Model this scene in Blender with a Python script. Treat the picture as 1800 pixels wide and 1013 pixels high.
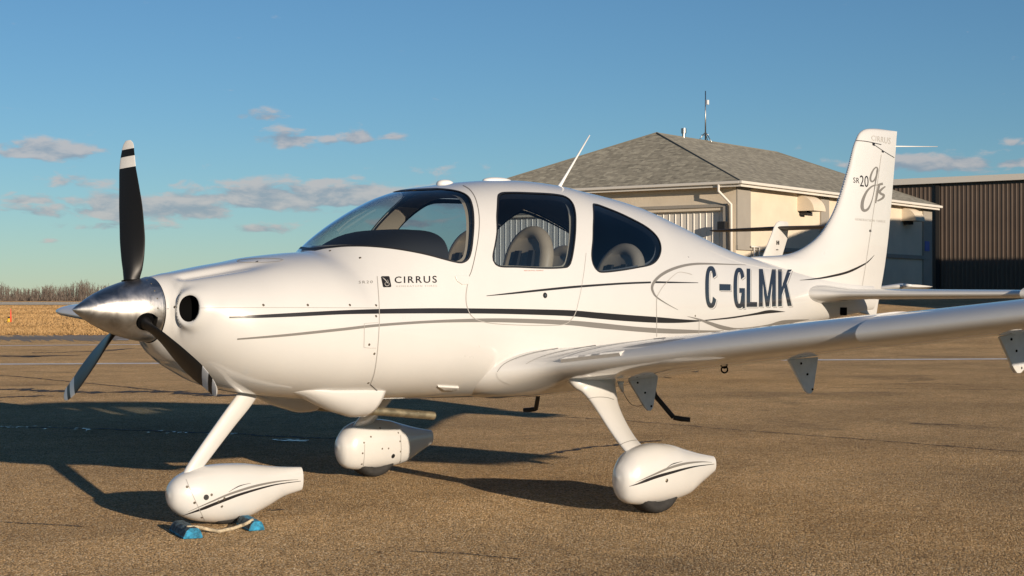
import bpy, bmesh, math, random
import numpy as np
from mathutils import Vector, Matrix
from mathutils.bvhtree import BVHTree

for o in list(bpy.data.objects):
    bpy.data.objects.remove(o)
scene = bpy.context.scene
COL = scene.collection
R = math.radians

# ------------------------------------------------------------------ camera
CAM = np.array([-4.2431, -8.0759, 1.318])
YAW, PITCH, FPX = 0.816102, 0.0063967, 2850.0
FW = np.array([math.cos(PITCH)*math.cos(YAW), math.cos(PITCH)*math.sin(YAW), math.sin(PITCH)])
RT = np.cross(FW, [0, 0, 1]); RT /= np.linalg.norm(RT)
UP = np.cross(RT, FW)
cd = bpy.data.cameras.new('camera')
cd.sensor_width = 36.0
cd.lens = FPX/1800*36
cd.clip_start = 0.1
cd.clip_end = 6000
co = bpy.data.objects.new('camera', cd)
COL.objects.link(co)
co.matrix_world = Matrix(((RT[0], UP[0], -FW[0], CAM[0]), (RT[1], UP[1], -FW[1], CAM[1]), (RT[2], UP[2], -FW[2], CAM[2]), (0, 0, 0, 1)))
scene.camera = co

# ------------------------------------------------------------------ sun, sky, exposure
SUN_EL = 10.9
TO_SUN_H = np.array([-0.195, -0.981])
TO_SUN = np.array([TO_SUN_H[0]*math.cos(R(SUN_EL)), TO_SUN_H[1]*math.cos(R(SUN_EL)), math.sin(R(SUN_EL))])
sl = bpy.data.lights.new('sun', 'SUN')
sl.energy = 4.9
sl.color = (1.0, 0.835, 0.655)
sl.angle = R(0.53)
so = bpy.data.objects.new('sun', sl)
COL.objects.link(so)
so.rotation_euler = Vector(TO_SUN).to_track_quat('Z', 'Y').to_euler()
so.location = (-10, -40, 20)

scene.view_settings.view_transform = 'Standard'
scene.view_settings.look = 'None'
scene.view_settings.exposure = 0.2
scene.view_settings.gamma = 1.0
scene.view_settings.use_curve_mapping = False
try:
    scene.cycles.max_bounces = 10
    scene.cycles.transparent_max_bounces = 24
    scene.cycles.use_denoising = True
except Exception:
    pass

def ray(u, v):
    d = FW + RT*(u-900)/FPX + UP*(506.5-v)/FPX
    return d

world = bpy.data.worlds.new('World')
scene.world = world
world.use_nodes = True
wt = world.node_tree
wt.nodes.clear()

class NT:
    """small node helper"""
    def __init__(s, tree): s.t = tree
    def n(s, typ, **kw):
        nd = s.t.nodes.new(typ)
        for k, v in kw.items(): setattr(nd, k, v)
        return nd
    def l(s, a, b): s.t.links.new(a, b)
    def val(s, sock, v):
        if isinstance(v, (int, float, tuple, list)): sock.default_value = v
        else: s.l(v, sock)
    def math(s, op, a, b=None, c=None, clamp=False):
        nd = s.n('ShaderNodeMath', operation=op); nd.use_clamp = clamp
        s.val(nd.inputs[0], a)
        if b is not None: s.val(nd.inputs[1], b)
        if c is not None: s.val(nd.inputs[2], c)
        return nd.outputs[0]
    def mix(s, f, a, b, blend='MIX'):
        nd = s.n('ShaderNodeMix', data_type='RGBA', blend_type=blend)
        s.val(nd.inputs[0], f); s.val(nd.inputs[6], a); s.val(nd.inputs[7], b)
        return nd.outputs[2]
    def ramp(s, f, stops):
        nd = s.n('ShaderNodeValToRGB')
        el = nd.color_ramp.elements
        while len(el) < len(stops): el.new(0.5)
        for e, (p, c) in zip(el, stops):
            e.position = p; e.color = c if len(c) == 4 else (*c, 1)
        s.l(f, nd.inputs[0]); return nd.outputs[0]
    def noise(s, vec, scale, detail=4, rough=0.5, dist=0.0, dim='3D'):
        nd = s.n('ShaderNodeTexNoise', noise_dimensions=dim)
        if vec is not None: s.l(vec, nd.inputs['Vector'])
        nd.inputs['Scale'].default_value = scale; nd.inputs['Detail'].default_value = detail
        nd.inputs['Roughness'].default_value = rough; nd.inputs['Distortion'].default_value = dist
        return nd.outputs[0]
    def smooth(s, x, a, b):
        nd = s.n('ShaderNodeMapRange', interpolation_type='SMOOTHSTEP')
        s.l(x, nd.inputs[0]); nd.inputs[1].default_value = a; nd.inputs[2].default_value = b
        return nd.outputs[0]
    def mapv(s, vec, scale=(1, 1, 1), loc=(0, 0, 0), rot=(0, 0, 0)):
        nd = s.n('ShaderNodeMapping'); s.l(vec, nd.inputs[0])
        nd.inputs['Scale'].default_value = scale; nd.inputs['Location'].default_value = loc; nd.inputs['Rotation'].default_value = rot
        return nd.outputs[0]

W = NT(wt)
sky = W.n('ShaderNodeTexSky')
sky.sky_type = 'NISHITA'
sky.sun_disc = False
sky.sun_elevation = R(SUN_EL)
sky.sun_rotation = math.atan2(TO_SUN_H[0], TO_SUN_H[1])
sky.altitude = 700
sky.air_density = 1.0
sky.dust_density = 0.0
sky.ozone_density = 4.7
tc = W.n('ShaderNodeTexCoord')
sep = W.n('ShaderNodeSeparateXYZ'); W.l(tc.outputs['Generated'], sep.inputs[0])
az = W.math('ARCTAN2', sep.outputs[1], sep.outputs[0])          # direction of a sky point, radians
el = W.math('ARCSINE', sep.outputs[2])
cmb = W.n('ShaderNodeCombineXYZ')
W.l(W.math('MULTIPLY', az, 1.0), cmb.inputs[0]); W.l(W.math('MULTIPLY', el, 2.6), cmb.inputs[1])
cv = cmb.outputs[0]
nz = W.noise(cv, 40, 9, 0.56, 0.25)
nz2 = W.noise(W.mapv(cv, loc=(0.004, 0.014, 0)), 40, 9, 0.56, 0.25)     # the same clouds seen a little towards the light
big = W.noise(W.mapv(cv, scale=(1, 2.2, 1), loc=(3, 1, 0)), 5.0, 3, 0.5)
# cumulus banks: azimuth, elevation, half widths in degrees
banks = [(80, 266, 95, 24, 1.0), (445, 205, 48, 15, .72), (505, 247, 55, 20, .85), (575, 250, 30, 12, .6), (625, 244, 32, 17, .8), (688, 242, 30, 11, .65),
         (65, 352, 62, 14, .7), (140, 322, 70, 20, .6), (60, 372, 60, 16, .62), (260, 368, 170, 32, .95), (480, 352, 160, 30, 1.05), (620, 350, 130, 30, 1.0),
         (460, 403, 75, 13, .75), (105, 437, 30, 9, .6), (780, 350, 150, 36, .9), (1640, 290, 160, 20, .85), (1790, 288, 60, 14, .8), (90, 425, 40, 8, .5), (1790, 252, 30, 10, .5), (230, 400, 120, 12, .6), (720, 395, 90, 14, .7), (900, 400, 120, 22, .7)]
acc = None; vsum = None; msum = None
for (u, v, hw, hh, s) in banks:
    d = ray(u, v); d = d/np.linalg.norm(d)
    a0, e0 = math.atan2(d[1], d[0]), math.asin(d[2])
    A = W.math('DIVIDE', W.math('SUBTRACT', az, a0), hw*1.10/FPX)
    B = W.math('DIVIDE', W.math('SUBTRACT', el, e0), hh*1.25/FPX)
    Bf = W.math('MAXIMUM', B, W.math('MULTIPLY', B, -1.75))          # flat bases
    r2 = W.math('ADD', W.math('MULTIPLY', A, A), W.math('MULTIPLY', Bf, Bf))
    m = W.math('MULTIPLY', W.math('EXPONENT', W.math('MULTIPLY', r2, -1.0)), s)
    acc = m if acc is None else W.math('MAXIMUM', acc, m)
    mb = W.math('MULTIPLY', m, B)
    vsum = mb if vsum is None else W.math('ADD', vsum, mb); msum = m if msum is None else W.math('ADD', msum, m)
# elsewhere round the horizon: the same loose banks by noise
lowband = W.math('MULTIPLY', W.smooth(el, 0.0, 0.05), W.math('SUBTRACT', 1.0, W.smooth(el, 0.09, 0.2)))
away = W.smooth(W.math('ABSOLUTE', W.math('SUBTRACT', az, YAW)), 0.42, 0.6)
acc = W.math('MAXIMUM', acc, W.math('MULTIPLY', W.math('MULTIPLY', lowband, away), W.smooth(big, 0.45, 0.7)))
def cover(nzs):
    return W.math('ADD', W.math('MULTIPLY', acc, 0.70), W.math('MULTIPLY', W.math('SUBTRACT', nzs, 0.5), 1.35))
dens = cover(nz)
alpha = W.smooth(dens, 0.24, 0.50)
vert = W.math('DIVIDE', vsum, W.math('ADD', msum, 0.02))
shade = W.math('ADD', W.math('MULTIPLY', W.math('SUBTRACT', nz, nz2), 2.2), W.math('MULTIPLY', vert, 0.42))
lit = W.smooth(shade, -0.34, 0.44)
ccol = W.mix(lit, (2.75, 3.1, 3.7, 1), (5.5, 4.95, 4.75, 1))
ccol = W.mix(0.12, ccol, sky.outputs[0])
SKYGAIN = W.n('ShaderNodeMix', data_type='RGBA', blend_type='MULTIPLY')
SKYGAIN.inputs[0].default_value = 1.0
W.l(sky.outputs[0], SKYGAIN.inputs[6]); SKYGAIN.inputs[7].default_value = (1, 1, .93, 1)
skymix = W.mix(W.math('MULTIPLY', alpha, 0.84), SKYGAIN.outputs[2], ccol)
bg = W.n('ShaderNodeBackground'); W.l(skymix, bg.inputs[0]); bg.inputs[1].default_value = 0.087
wo = W.n('ShaderNodeOutputWorld'); W.l(bg.outputs[0], wo.inputs[0])
# ------------------------------------------------------------------ helpers
def tag(o, label=None, cat=None, group=None, kind=None):
    if label: o['label'] = label
    if cat: o['category'] = cat
    if group: o['group'] = group
    if kind: o['kind'] = kind
    return o
def thing(name, label, cat, loc=(0, 0, 0), rotz=0.0, group=None):
    o = bpy.data.objects.new(name, None); COL.objects.link(o)
    o.location = loc; o.rotation_euler = (0, 0, rotz); o.empty_display_size = 0.3
    return tag(o, label, cat, group)
def mesh(name, V, F, mat=None, parent=None, smooth=True, normals=None, mats=None, midx=None):
    me = bpy.data.meshes.new(name)
    V = np.asarray(V, float)
    me.from_pydata([tuple(v) for v in V.tolist()], [], [tuple(int(i) for i in f) for f in F])
    for m in (mats or ([mat] if mat else [])): me.materials.append(m)
    if midx is not None:
        me.polygons.foreach_set('material_index', [int(i) for i in midx])
    me.polygons.foreach_set('use_smooth', [bool(smooth)]*len(me.polygons))
    me.update()
    if normals is not None:
        N = np.asarray(normals, float); N = N/np.maximum(np.linalg.norm(N, axis=1, keepdims=True), 1e-9)
        me.normals_split_custom_set_from_vertices([tuple(n) for n in N.tolist()])
    o = bpy.data.objects.new(name, me); COL.objects.link(o)
    if parent is not None: o.parent = parent
    return o
def share(name, src, parent, loc=None, rot=None, scl=None):
    o = src.copy(); o.name = name; COL.objects.link(o); o.parent = parent
    if loc is not None: o.location = loc
    if rot is not None: o.rotation_euler = rot
    if scl is not None: o.scale = scl
    return o
class MB:
    """collects primitives into ONE mesh"""
    def __init__(s): s.V = []; s.F = []
    def add(s, V, F):
        b = len(s.V); s.V += [tuple(map(float, v)) for v in V]; s.F += [tuple(int(i)+b for i in f) for f in F]; return s
    def box(s, c, d, M=None):
        x, y, z = d[0]/2, d[1]/2, d[2]/2
        P = np.array([(-x, -y, -z), (x, -y, -z), (x, y, -z), (-x, y, -z), (-x, -y, z), (x, -y, z), (x, y, z), (-x, y, z)])
        if M is not None: P = P @ np.array(M).T
        return s.add(P+np.array(c), [(0, 3, 2, 1), (4, 5, 6, 7), (0, 1, 5, 4), (1, 2, 6, 5), (2, 3, 7, 6), (3, 0, 4, 7)])
    def tube(s, pts, rad, n=10, cap=True):
        pts = [np.array(p, float) for p in pts]
        rads = rad if isinstance(rad, (list, tuple)) else [rad]*len(pts)
        V = []; F = []; prev = None
        for i, p in enumerate(pts):
            t = pts[min(i+1, len(pts)-1)]-pts[max(i-1, 0)]; t /= np.linalg.norm(t)
            if prev is None:
                a = np.array([0, 0, 1.]) if abs(t[2]) < .9 else np.array([1., 0, 0])
                e = np.cross(t, a)
            else: e = prev-t*(prev@t)
            e /= np.linalg.norm(e); prev = e; g = np.cross(t, e)
            for k in range(n):
                th = 2*math.pi*k/n; V.append(p+rads[i]*(math.cos(th)*e+math.sin(th)*g))
        for i in range(len(pts)-1):
            for k in range(n):
                F.append((i*n+k, i*n+(k+1) % n, (i+1)*n+(k+1) % n, (i+1)*n+k))
        if cap:
            F.append(tuple(range(n-1, -1, -1))); F.append(tuple((len(pts)-1)*n+k for k in range(n)))
        return s.add(V, F)
    def loft(s, rings, capa=True, capb=True, closed=True):
        n = len(rings[0]); V = [p for r in rings for p in r]; F = []
        for i in range(len(rings)-1):
            for k in range(n if closed else n-1):
                F.append((i*n+k, i*n+(k+1) % n, (i+1)*n+(k+1) % n, (i+1)*n+k))
        if capa: F.append(tuple(range(n-1, -1, -1)))
        if capb: F.append(tuple((len(rings)-1)*n+k for k in range(n)))
        return s.add(V, F)
    def prism(s, poly, a, b):
        """poly: list of 3D points (planar), extruded from +a to +b (vectors)"""
        n = len(poly); P = np.array(poly, float)
        return s.add(np.vstack([P+np.array(a), P+np.array(b)]), [tuple(range(n-1, -1, -1)), tuple(range(n, 2*n))]+[(k, (k+1) % n, n+(k+1) % n, n+k) for k in range(n)])
    def build(s, name, mat, parent=None, smooth=False, fix=True, bevel=0.0, autosmooth=None):
        o = mesh(name, np.array(s.V), s.F, mat, parent, smooth)
        if fix:
            bm = bmesh.new(); bm.from_mesh(o.data); bmesh.ops.recalc_face_normals(bm, faces=bm.faces); bm.to_mesh(o.data); bm.free()
        if bevel:
            m = o.modifiers.new('bevel', 'BEVEL'); m.width = bevel; m.segments = 2; m.limit_method = 'ANGLE'
        if autosmooth:
            sharp(o, autosmooth)
        return o
def sharp(o, deg=35):
    me = o.data
    bm = bmesh.new(); bm.from_mesh(me)
    for e in bm.edges:
        if len(e.link_faces) == 2 and e.calc_face_angle(0) > R(deg): e.smooth = False
    for f in bm.faces: f.smooth = True
    bm.to_mesh(me); bm.free()
def pchip(xs, ys):
    xs = np.array(xs, float); ys = np.array(ys, float)
    h = np.diff(xs); d = np.diff(ys)/h; m = np.zeros_like(ys)
    for i in range(1, len(xs)-1):
        if d[i-1]*d[i] > 0:
            w1 = 2*h[i]+h[i-1]; w2 = h[i]+2*h[i-1]; m[i] = (w1+w2)/(w1/d[i-1]+w2/d[i])
    m[0], m[-1] = d[0], d[-1]
    def f(x):
        x = np.clip(np.asarray(x, float), xs[0], xs[-1]); i = np.clip(np.searchsorted(xs, x)-1, 0, len(xs)-2)
        t = (x-xs[i])/h[i]
        return ((1+2*t)*(1-t)**2*ys[i]+t*(1-t)**2*h[i]*m[i]+t*t*(3-2*t)*ys[i+1]+t*t*(t-1)*h[i]*m[i+1])
    return f
def smoothstep(x, a, b):
    t = np.clip((np.asarray(x, float)-a)/(b-a), 0, 1); return t*t*(3-2*t)
def catmull(P, n=8, closed=False):
    P = np.array(P, float); m = len(P); out = []
    rng = range(m) if closed else range(m-1)
    for i in rng:
        g = (lambda k: P[k % m]) if closed else (lambda k: P[min(max(k, 0), m-1)])
        p0, p1, p2, p3 = g(i-1), g(i), g(i+1), g(i+2)
        for k in range(n):
            t = k/n
            out.append(.5*((2*p1)+(-p0+p2)*t+(2*p0-5*p1+4*p2-p3)*t*t+(-p0+3*p1-3*p2+p3)*t**3))
    if not closed: out.append(P[-1])
    return np.array(out)
def at_plane(u, v, axis, val):
    d = ray(u, v); t = (val-CAM[axis])/d[axis]; return CAM+t*d
def at_depth(u, v, a): return CAM+ray(u, v)*a

# ------------------------------------------------------------------ materials
MATS = {}
def mat(name, base=(.8, .8, .8), rough=.5, metal=0.0, coat=0.0, bump=None, var=None, spec=None, dirt=None, **kw):
    m = bpy.data.materials.new(name); m.use_nodes = True
    T = NT(m.node_tree); b = m.node_tree.nodes['Principled BSDF']
    b.inputs['Base Color'].default_value = (*base, 1); b.inputs['Roughness'].default_value = rough
    b.inputs['Metallic'].default_value = metal; b.inputs['Coat Weight'].default_value = coat; b.inputs['Coat Roughness'].default_value = .03
    if spec is not None: b.inputs['Specular IOR Level'].default_value = spec
    tcn = T.n('ShaderNodeTexCoord').outputs['Object']
    if var:     # (scale, amount)
        nz = T.noise(tcn, var[0], 5, .6)
        d = tuple(c*(1-var[1]) for c in base)+(1,); e = tuple(min(1, c*(1+var[1])) for c in base)+(1,)
        T.l(T.ramp(nz, [(.3, d), (.7, e)]), b.inputs['Base Color'])
        T.l(T.math('ADD', T.math('MULTIPLY', nz, .25), rough-.12), b.inputs['Roughness'])
    if bump:    # (scale, strength, distance)
        bn = T.n('ShaderNodeBump'); bn.inputs['Strength'].default_value = bump[1]; bn.inputs['Distance'].default_value = bump[2]
        T.l(T.noise(tcn, bump[0], 4, .6), bn.inputs['Height']); T.l(bn.outputs[0], b.inputs['Normal'])
    MATS[name] = m
    return m
M_white = mat('white_paint', (.625, .618, .595), .32, coat=1.0, bump=(1.7, .06, .02), var=(2.3, .018))
M_black = mat('black_vinyl', (.018, .016, .016), .32)
M_grey = mat('grey_vinyl', (.19, .18, .165), .35)
M_lightgrey = mat('light_grey_vinyl', (.42, .40, .37), .4)
M_reg = mat('registration_vinyl', (.022, .026, .034), .16, coat=.6)
M_seam = mat('seam', (.36, .345, .32), .5)
M_trim = mat('window_seal', (.014, .014, .015), .45)
M_blade = mat('blade_paint', (.0075, .007, .007), .42, spec=.35, bump=(60, .06, .002))
M_bladew = mat('blade_white', (.74, .73, .70), .45)
M_tan = mat('tan_leather', (.46, .36, .26), .5, bump=(90, .18, .003), var=(9, .07))
M_dark = mat('dark_fabric', (.022, .023, .026), .75, bump=(160, .3, .002))
M_liner = mat('cabin_lining', (.40, .34, .27), .8)
M_liner_dark = mat('cabin_lining_dark', (.15, .15, .155), .85)
M_rubber = mat('rubber', (.022, .021, .020), .75, bump=(70, .3, .004), var=(30, .35))
M_inner = mat('duct_black', (.004, .004, .004), .95, spec=.03)
M_steel = mat('steel', (.42, .41, .39), .35, 1.0, var=(20, .15))
M_screw = mat('screw', (.20, .17, .13), .45, .8)
M_exhaust = mat('exhaust_steel', (.40, .35, .24), .48, .85, var=(14, .4), bump=(30, .25, .004))
M_greypaint = mat('grey_primer', (.66, .67, .68), .45, coat=.3, var=(20, .08))
M_rope = mat('rope', (.50, .42, .29), .95, bump=(130, .8, .006), var=(45, .3))
M_antenna = mat('antenna_white', (.78, .77, .74), .4)
def glass(name, tint, ior=1.45, rough=0.0, gl=1.0):
    m = bpy.data.materials.new(name); m.use_nodes = True; t = m.node_tree; t.nodes.clear(); T = NT(t)
    tr = T.n('ShaderNodeBsdfTransparent'); tr.inputs[0].default_value = (*tint, 1)
    g = T.n('ShaderNodeBsdfGlossy'); g.inputs['Roughness'].default_value = rough; g.inputs['Color'].default_value = (1, 1, 1, 1)
    ge = T.n('ShaderNodeNewGeometry'); dt = T.n('ShaderNodeVectorMath', operation='DOT_PRODUCT'); T.l(ge.outputs['Normal'], dt.inputs[0]); T.l(ge.outputs['Incoming'], dt.inputs[1])
    fr = T.math('ADD', .042, T.math('MULTIPLY', .958, T.math('POWER', T.math('SUBTRACT', 1.0, T.math('ABSOLUTE', dt.outputs['Value'])), 5.0)))
    mx = T.n('ShaderNodeMixShader'); T.l(T.math('MULTIPLY', fr, gl), mx.inputs[0]); T.l(tr.outputs[0], mx.inputs[1]); T.l(g.outputs[0], mx.inputs[2])
    o = T.n('ShaderNodeOutputMaterial'); T.l(mx.outputs[0], o.inputs[0]); return m
M_glass_front = glass('windshield_acrylic', (.69, .73, .75), gl=1.9)
M_glass_side = glass('tinted_side_acrylic', (.66, .72, .76), gl=1.7)
M_glass_rear = glass('dark_rear_acrylic', (.56, .63, .70), gl=1.4)
M_lens = glass('lamp_lens', (.9, .9, .9))
def mk_alu():
    m = bpy.data.materials.new('polished_aluminium'); m.use_nodes = True; T = NT(m.node_tree); b = m.node_tree.nodes['Principled BSDF']
    b.inputs['Metallic'].default_value = 1.0
    tcn = T.n('ShaderNodeTexCoord').outputs['Object']
    n1 = T.noise(tcn, 9, 6, .65, .6); n2 = T.noise(T.mapv(tcn, scale=(110, 14, 14)), 1, 3, .6)
    T.l(T.ramp(n1, [(.32, (.46, .43, .39, 1)), (.5, (.62, .59, .55, 1)), (.68, (.76, .73, .69, 1))]), b.inputs['Base Color'])
    T.l(T.math('ADD', T.math('ADD', T.math('MULTIPLY', n1, .30), T.math('MULTIPLY', n2, .12)), .15), b.inputs['Roughness'])
    bn = T.n('ShaderNodeBump'); bn.inputs['Strength'].default_value = .05; bn.inputs['Distance'].default_value = .004
    T.l(T.math('ADD', n2, T.math('MULTIPLY', n1, 2.0)), bn.inputs['Height']); T.l(bn.outputs[0], b.inputs['Normal'])
    return m
M_alu = mk_alu()
# ------------------------------------------------------------------ the aeroplane's shape: x runs aft, y to its right, z up
FX = [.535, .56, .585, .61, .64, .68, .72, .80, .92, 1.06, 1.22, 1.46, 1.62, 1.70, 1.78, 1.90, 2.07, 2.26, 2.44, 2.64, 2.83, 3.09, 3.35, 3.62, 3.90, 4.20, 4.50, 4.81, 5.13, 5.47, 5.74, 6.2, 6.8, 7.3, 7.62]
FZT = [1.440, 1.446, 1.451, 1.456, 1.462, 1.468, 1.475, 1.490, 1.512, 1.535, 1.564, 1.592, 1.606, 1.648, 1.731, 1.814, 1.90, 1.977, 2.026, 2.057, 2.085, 2.109, 2.119, 2.108, 2.077, 2.041, 1.992, 1.915, 1.826, 1.73, 1.669, 1.60, 1.53, 1.47, 1.43]
FZB = [1.066, 1.042, 1.016, .992, .967, .943, .916, .872, .815, .775, .745, .715, .70, .697, .694, .69, .685, .68, .675, .67, .665, .66, .655, .655, .66, .675, .705, .75, .805, .87, .925, 1.02, 1.12, 1.18, 1.22]
FW_ = [.188, .203, .232, .300, .362, .410, .438, .477, .517, .54, .565, .595, .61, .615, .62, .63, .642, .652, .657, .66, .66, .655, .645, .625, .595, .555, .505, .45, .39, .33, .285, .21, .13, .075, .045]
FZM = [1.253, 1.252, 1.25, 1.248, 1.245, 1.235, 1.225, 1.21, 1.18, 1.16, 1.15, 1.14, 1.13, 1.13, 1.13, 1.13, 1.13, 1.13, 1.13, 1.13, 1.13, 1.13, 1.13, 1.13, 1.13, 1.14, 1.15, 1.16, 1.18, 1.20, 1.22, 1.26, 1.31, 1.33, 1.33]
FNU = [2, 2, 2, 2.0, 2.03, 2.06, 2.1, 2.15, 2.2, 2.25, 2.3, 2.2, 1.98, 1.78, 1.72, 1.75, 1.92, 2.12, 2.28, 2.4, 2.45, 2.5, 2.5, 2.5, 2.45, 2.4, 2.35, 2.3, 2.25, 2.2, 2.15, 2.1, 2, 2, 2]
FNL = [2, 2, 2.05, 2.1, 2.13, 2.16, 2.2, 2.25, 2.3, 2.35, 2.4, 2.45, 2.5, 2.5, 2.5, 2.55, 2.6, 2.6, 2.6, 2.6, 2.6, 2.6, 2.6, 2.6, 2.6, 2.55, 2.5, 2.4, 2.3, 2.2, 2.2, 2.1, 2.1, 2, 2]
fzt, fzb, fw_, fzm, fnu, fnl = [pchip(FX, t) for t in (FZT, FZB, FW_, FZM, FNU, FNL)]
INY, INZ, INA, INB = .312, 1.262, .060, .074
def fus_point(x, th):
    """arrays x (n,1), th (1,m): th 0 = right side, pi/2 = top, pi = left side"""
    c, s = np.cos(th), np.sin(th)
    n = np.where(s >= 0, fnu(x), fnl(x))
    yy = fw_(x)*np.sign(c)*np.abs(c)**(2/n)
    h = np.where(s >= 0, fzt(x)-fzm(x), fzm(x)-fzb(x))
    zz = fzm(x)+h*np.sign(s)*np.abs(s)**(2/n)
    xx = x+0*yy
    # cowl cheeks: raised lip round each air inlet, a dip beside the spinner and a saddle behind it
    rho = np.sqrt(((np.abs(yy)-INY)/INA)**2+((zz-INZ)/INB)**2)
    front = 1-smoothstep(x, .62, .95)
    xx = xx-.026*np.exp(-((rho-1.25)/.42)**2)*front+.012*np.exp(-((np.abs(yy)-.222)/.020)**2-((zz-1.26)/.11)**2)*smoothstep(x, .56, .585)*(1-smoothstep(x, .62, .68))
    sad = np.exp(-((np.arctan2(zz-1.25, np.abs(yy))-.84)/.165)**2)*smoothstep(x, .585, .68)*(1-smoothstep(x, .78, 1.34))
    k = 1-.125*sad
    yy2 = yy*k; zz2 = np.where(zz > 1.25, 1.25+(zz-1.25)*k, zz)
    # step ahead of the windscreen: the cowl deck is a little lower than the screen's foot
    return xx, yy2, zz2
xs = np.concatenate([np.linspace(.535, .70, 66)[:-1], np.linspace(.70, .80, 16)[:-1], np.linspace(.80, 1.60, 50)[:-1], np.linspace(1.6, 5.2, 190)[:-1], np.linspace(5.2, 7.62, 80)])
NTH = 216
u_ = np.linspace(0, 2*math.pi, NTH, endpoint=False)
ths = u_
gx, gy, gz = fus_point(xs[:, None], ths[None, :])
GP = np.stack([gx, gy, gz], -1)
du = np.roll(GP, -1, 1)-np.roll(GP, 1, 1); dv = np.gradient(GP, axis=0)
GN = np.cross(dv, du); GN /= np.maximum(np.linalg.norm(GN, axis=-1, keepdims=True), 1e-9)
out = GP.copy(); out[..., 0] = 0; out[..., 2] -= fzm(xs)[:, None]
GN *= np.where(np.sum(GN*out, -1, keepdims=True) < 0, -1, 1)
n0, m0 = len(xs), NTH
ii, jj = np.meshgrid(np.arange(n0-1), np.arange(m0), indexing='ij')
a = ii*m0+jj; b = ii*m0+(jj+1) % m0; c = (ii+1)*m0+(jj+1) % m0; d = (ii+1)*m0+jj
TRI = np.concatenate([np.stack([a, b, c], -1).reshape(-1, 3), np.stack([a, c, d], -1).reshape(-1, 3)])
FV = GP.reshape(-1, 3); FN = GN.reshape(-1, 3)
# orient triangles outwards
tn = np.cross(FV[TRI[:, 1]]-FV[TRI[:, 0]], FV[TRI[:, 2]]-FV[TRI[:, 0]])
flip = np.sum(tn*FN[TRI[:, 0]], 1) < 0
TRI[flip] = TRI[flip][:, ::-1]

def split(V, N, T, f):
    """cut triangles T where the vertex values f change sign; returns V, N, f, T_inside (f<0), T_outside"""
    V = list(map(tuple, V)) if not isinstance(V, list) else V
    s = f < 0
    k = s[T].sum(1)
    Tin = T[k == 3].tolist(); Tout = T[k == 0].tolist()
    VV = np.asarray(V); NN = np.asarray(N)
    addV, addN = [], []; cache = {}
    def cut(i, j):
        key = (i, j) if i < j else (j, i)
        if key in cache: return cache[key]
        i2, j2 = key; t = f[i2]/(f[i2]-f[j2]); t = min(max(t, .001), .999)
        addV.append(VV[i2]*(1-t)+VV[j2]*t); nn = NN[i2]*(1-t)+NN[j2]*t; addN.append(nn/np.linalg.norm(nn))
        cache[key] = len(VV)+len(addV)-1
        return cache[key]
    for t in T[(k == 1) | (k == 2)].tolist():
        for r in range(3):
            p, q, w = t[r], t[(r+1) % 3], t[(r+2) % 3]
            if s[p] != s[q] and s[p] != s[w]:
                e, g = cut(p, q), cut(p, w)
                (Tin if s[p] else Tout).append([p, e, g])
                o_ = Tout if s[p] else Tin
                o_.append([e, q, w]); o_.append([e, w, g]); break
    if addV:
        VV = np.vstack([VV, addV]); NN = np.vstack([NN, addN])
    return VV, NN, np.array(Tin, int).reshape(-1, 3), np.array(Tout, int).reshape(-1, 3)
def compact(V, N, T):
    u, inv = np.unique(T.reshape(-1), return_inverse=True)
    return V[u], N[u], inv.reshape(-1, 3)
def sdf_poly(x, z, P):
    """signed distance to a closed polygon, negative inside"""
    P = np.asarray(P, float); x = np.asarray(x, float); z = np.asarray(z, float)
    res = np.full(x.shape, 9.0); lo = P.min(0)-.06; hi = P.max(0)+.06
    m = (x > lo[0]) & (x < hi[0]) & (z > lo[1]) & (z < hi[1])
    X, Z = x[m], z[m]; dmin = np.full(X.shape, 9.0); ins = np.zeros(X.shape, bool)
    for i in range(len(P)):
        ax, az_ = P[i]; bx, bz = P[(i+1) % len(P)]
        ex, ez = bx-ax, bz-az_; L = ex*ex+ez*ez
        if L < 1e-14: continue
        t = np.clip(((X-ax)*ex+(Z-az_)*ez)/L, 0, 1)
        dmin = np.minimum(dmin, np.hypot(X-ax-t*ex, Z-az_-t*ez))
        cr = ((az_ > Z) != (bz > Z)) & (X < (bx-ax)*(Z-az_)/((bz-az_) if bz != az_ else 1e-12)+ax)
        ins ^= cr
    res[m] = np.where(ins, -dmin, dmin); return res

# ---- fin grid (rows from the keel of the rudder to the tip)
FIN_LE = [(5.78, 1.42), (5.84, 1.52), (5.90, 1.605), (5.955, 1.645), (6.10, 1.655), (6.397, 1.673), (6.626, 1.724), (6.861, 1.837), (7.021, 1.985), (7.142, 2.157), (7.266, 2.404), (7.349, 2.603), (7.395, 2.68), (7.44, 2.735), (7.517, 2.772), (7.62, 2.787), (7.72, 2.792)]
FIN_TE = [(7.683, 1.164), (7.70, 1.22), (7.72, 1.29), (7.745, 1.36), (7.765, 1.43), (7.79, 1.51), (7.815, 1.60), (7.842, 1.71), (7.875, 1.87), (7.91, 2.09), (7.955, 2.39), (7.985, 2.60), (7.995, 2.68), (8.0, 2.73), (8.006, 2.765), (8.008, 2.781), (8.01, 2.788)]
FIN_HT = [.10, .10, .10, .098, .095, .09, .085, .078, .07, .063, .054, .046, .042, .036, .026, .014, .003]
def airfoil_half(n=34):
    c_ = (1-np.cos(np.linspace(0, math.pi, n)))/2
    yt = 5*(.2969*np.sqrt(c_)-.126*c_-.3516*c_**2+.2843*c_**3-.1036*c_**4)
    return c_, yt/yt.max()
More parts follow.
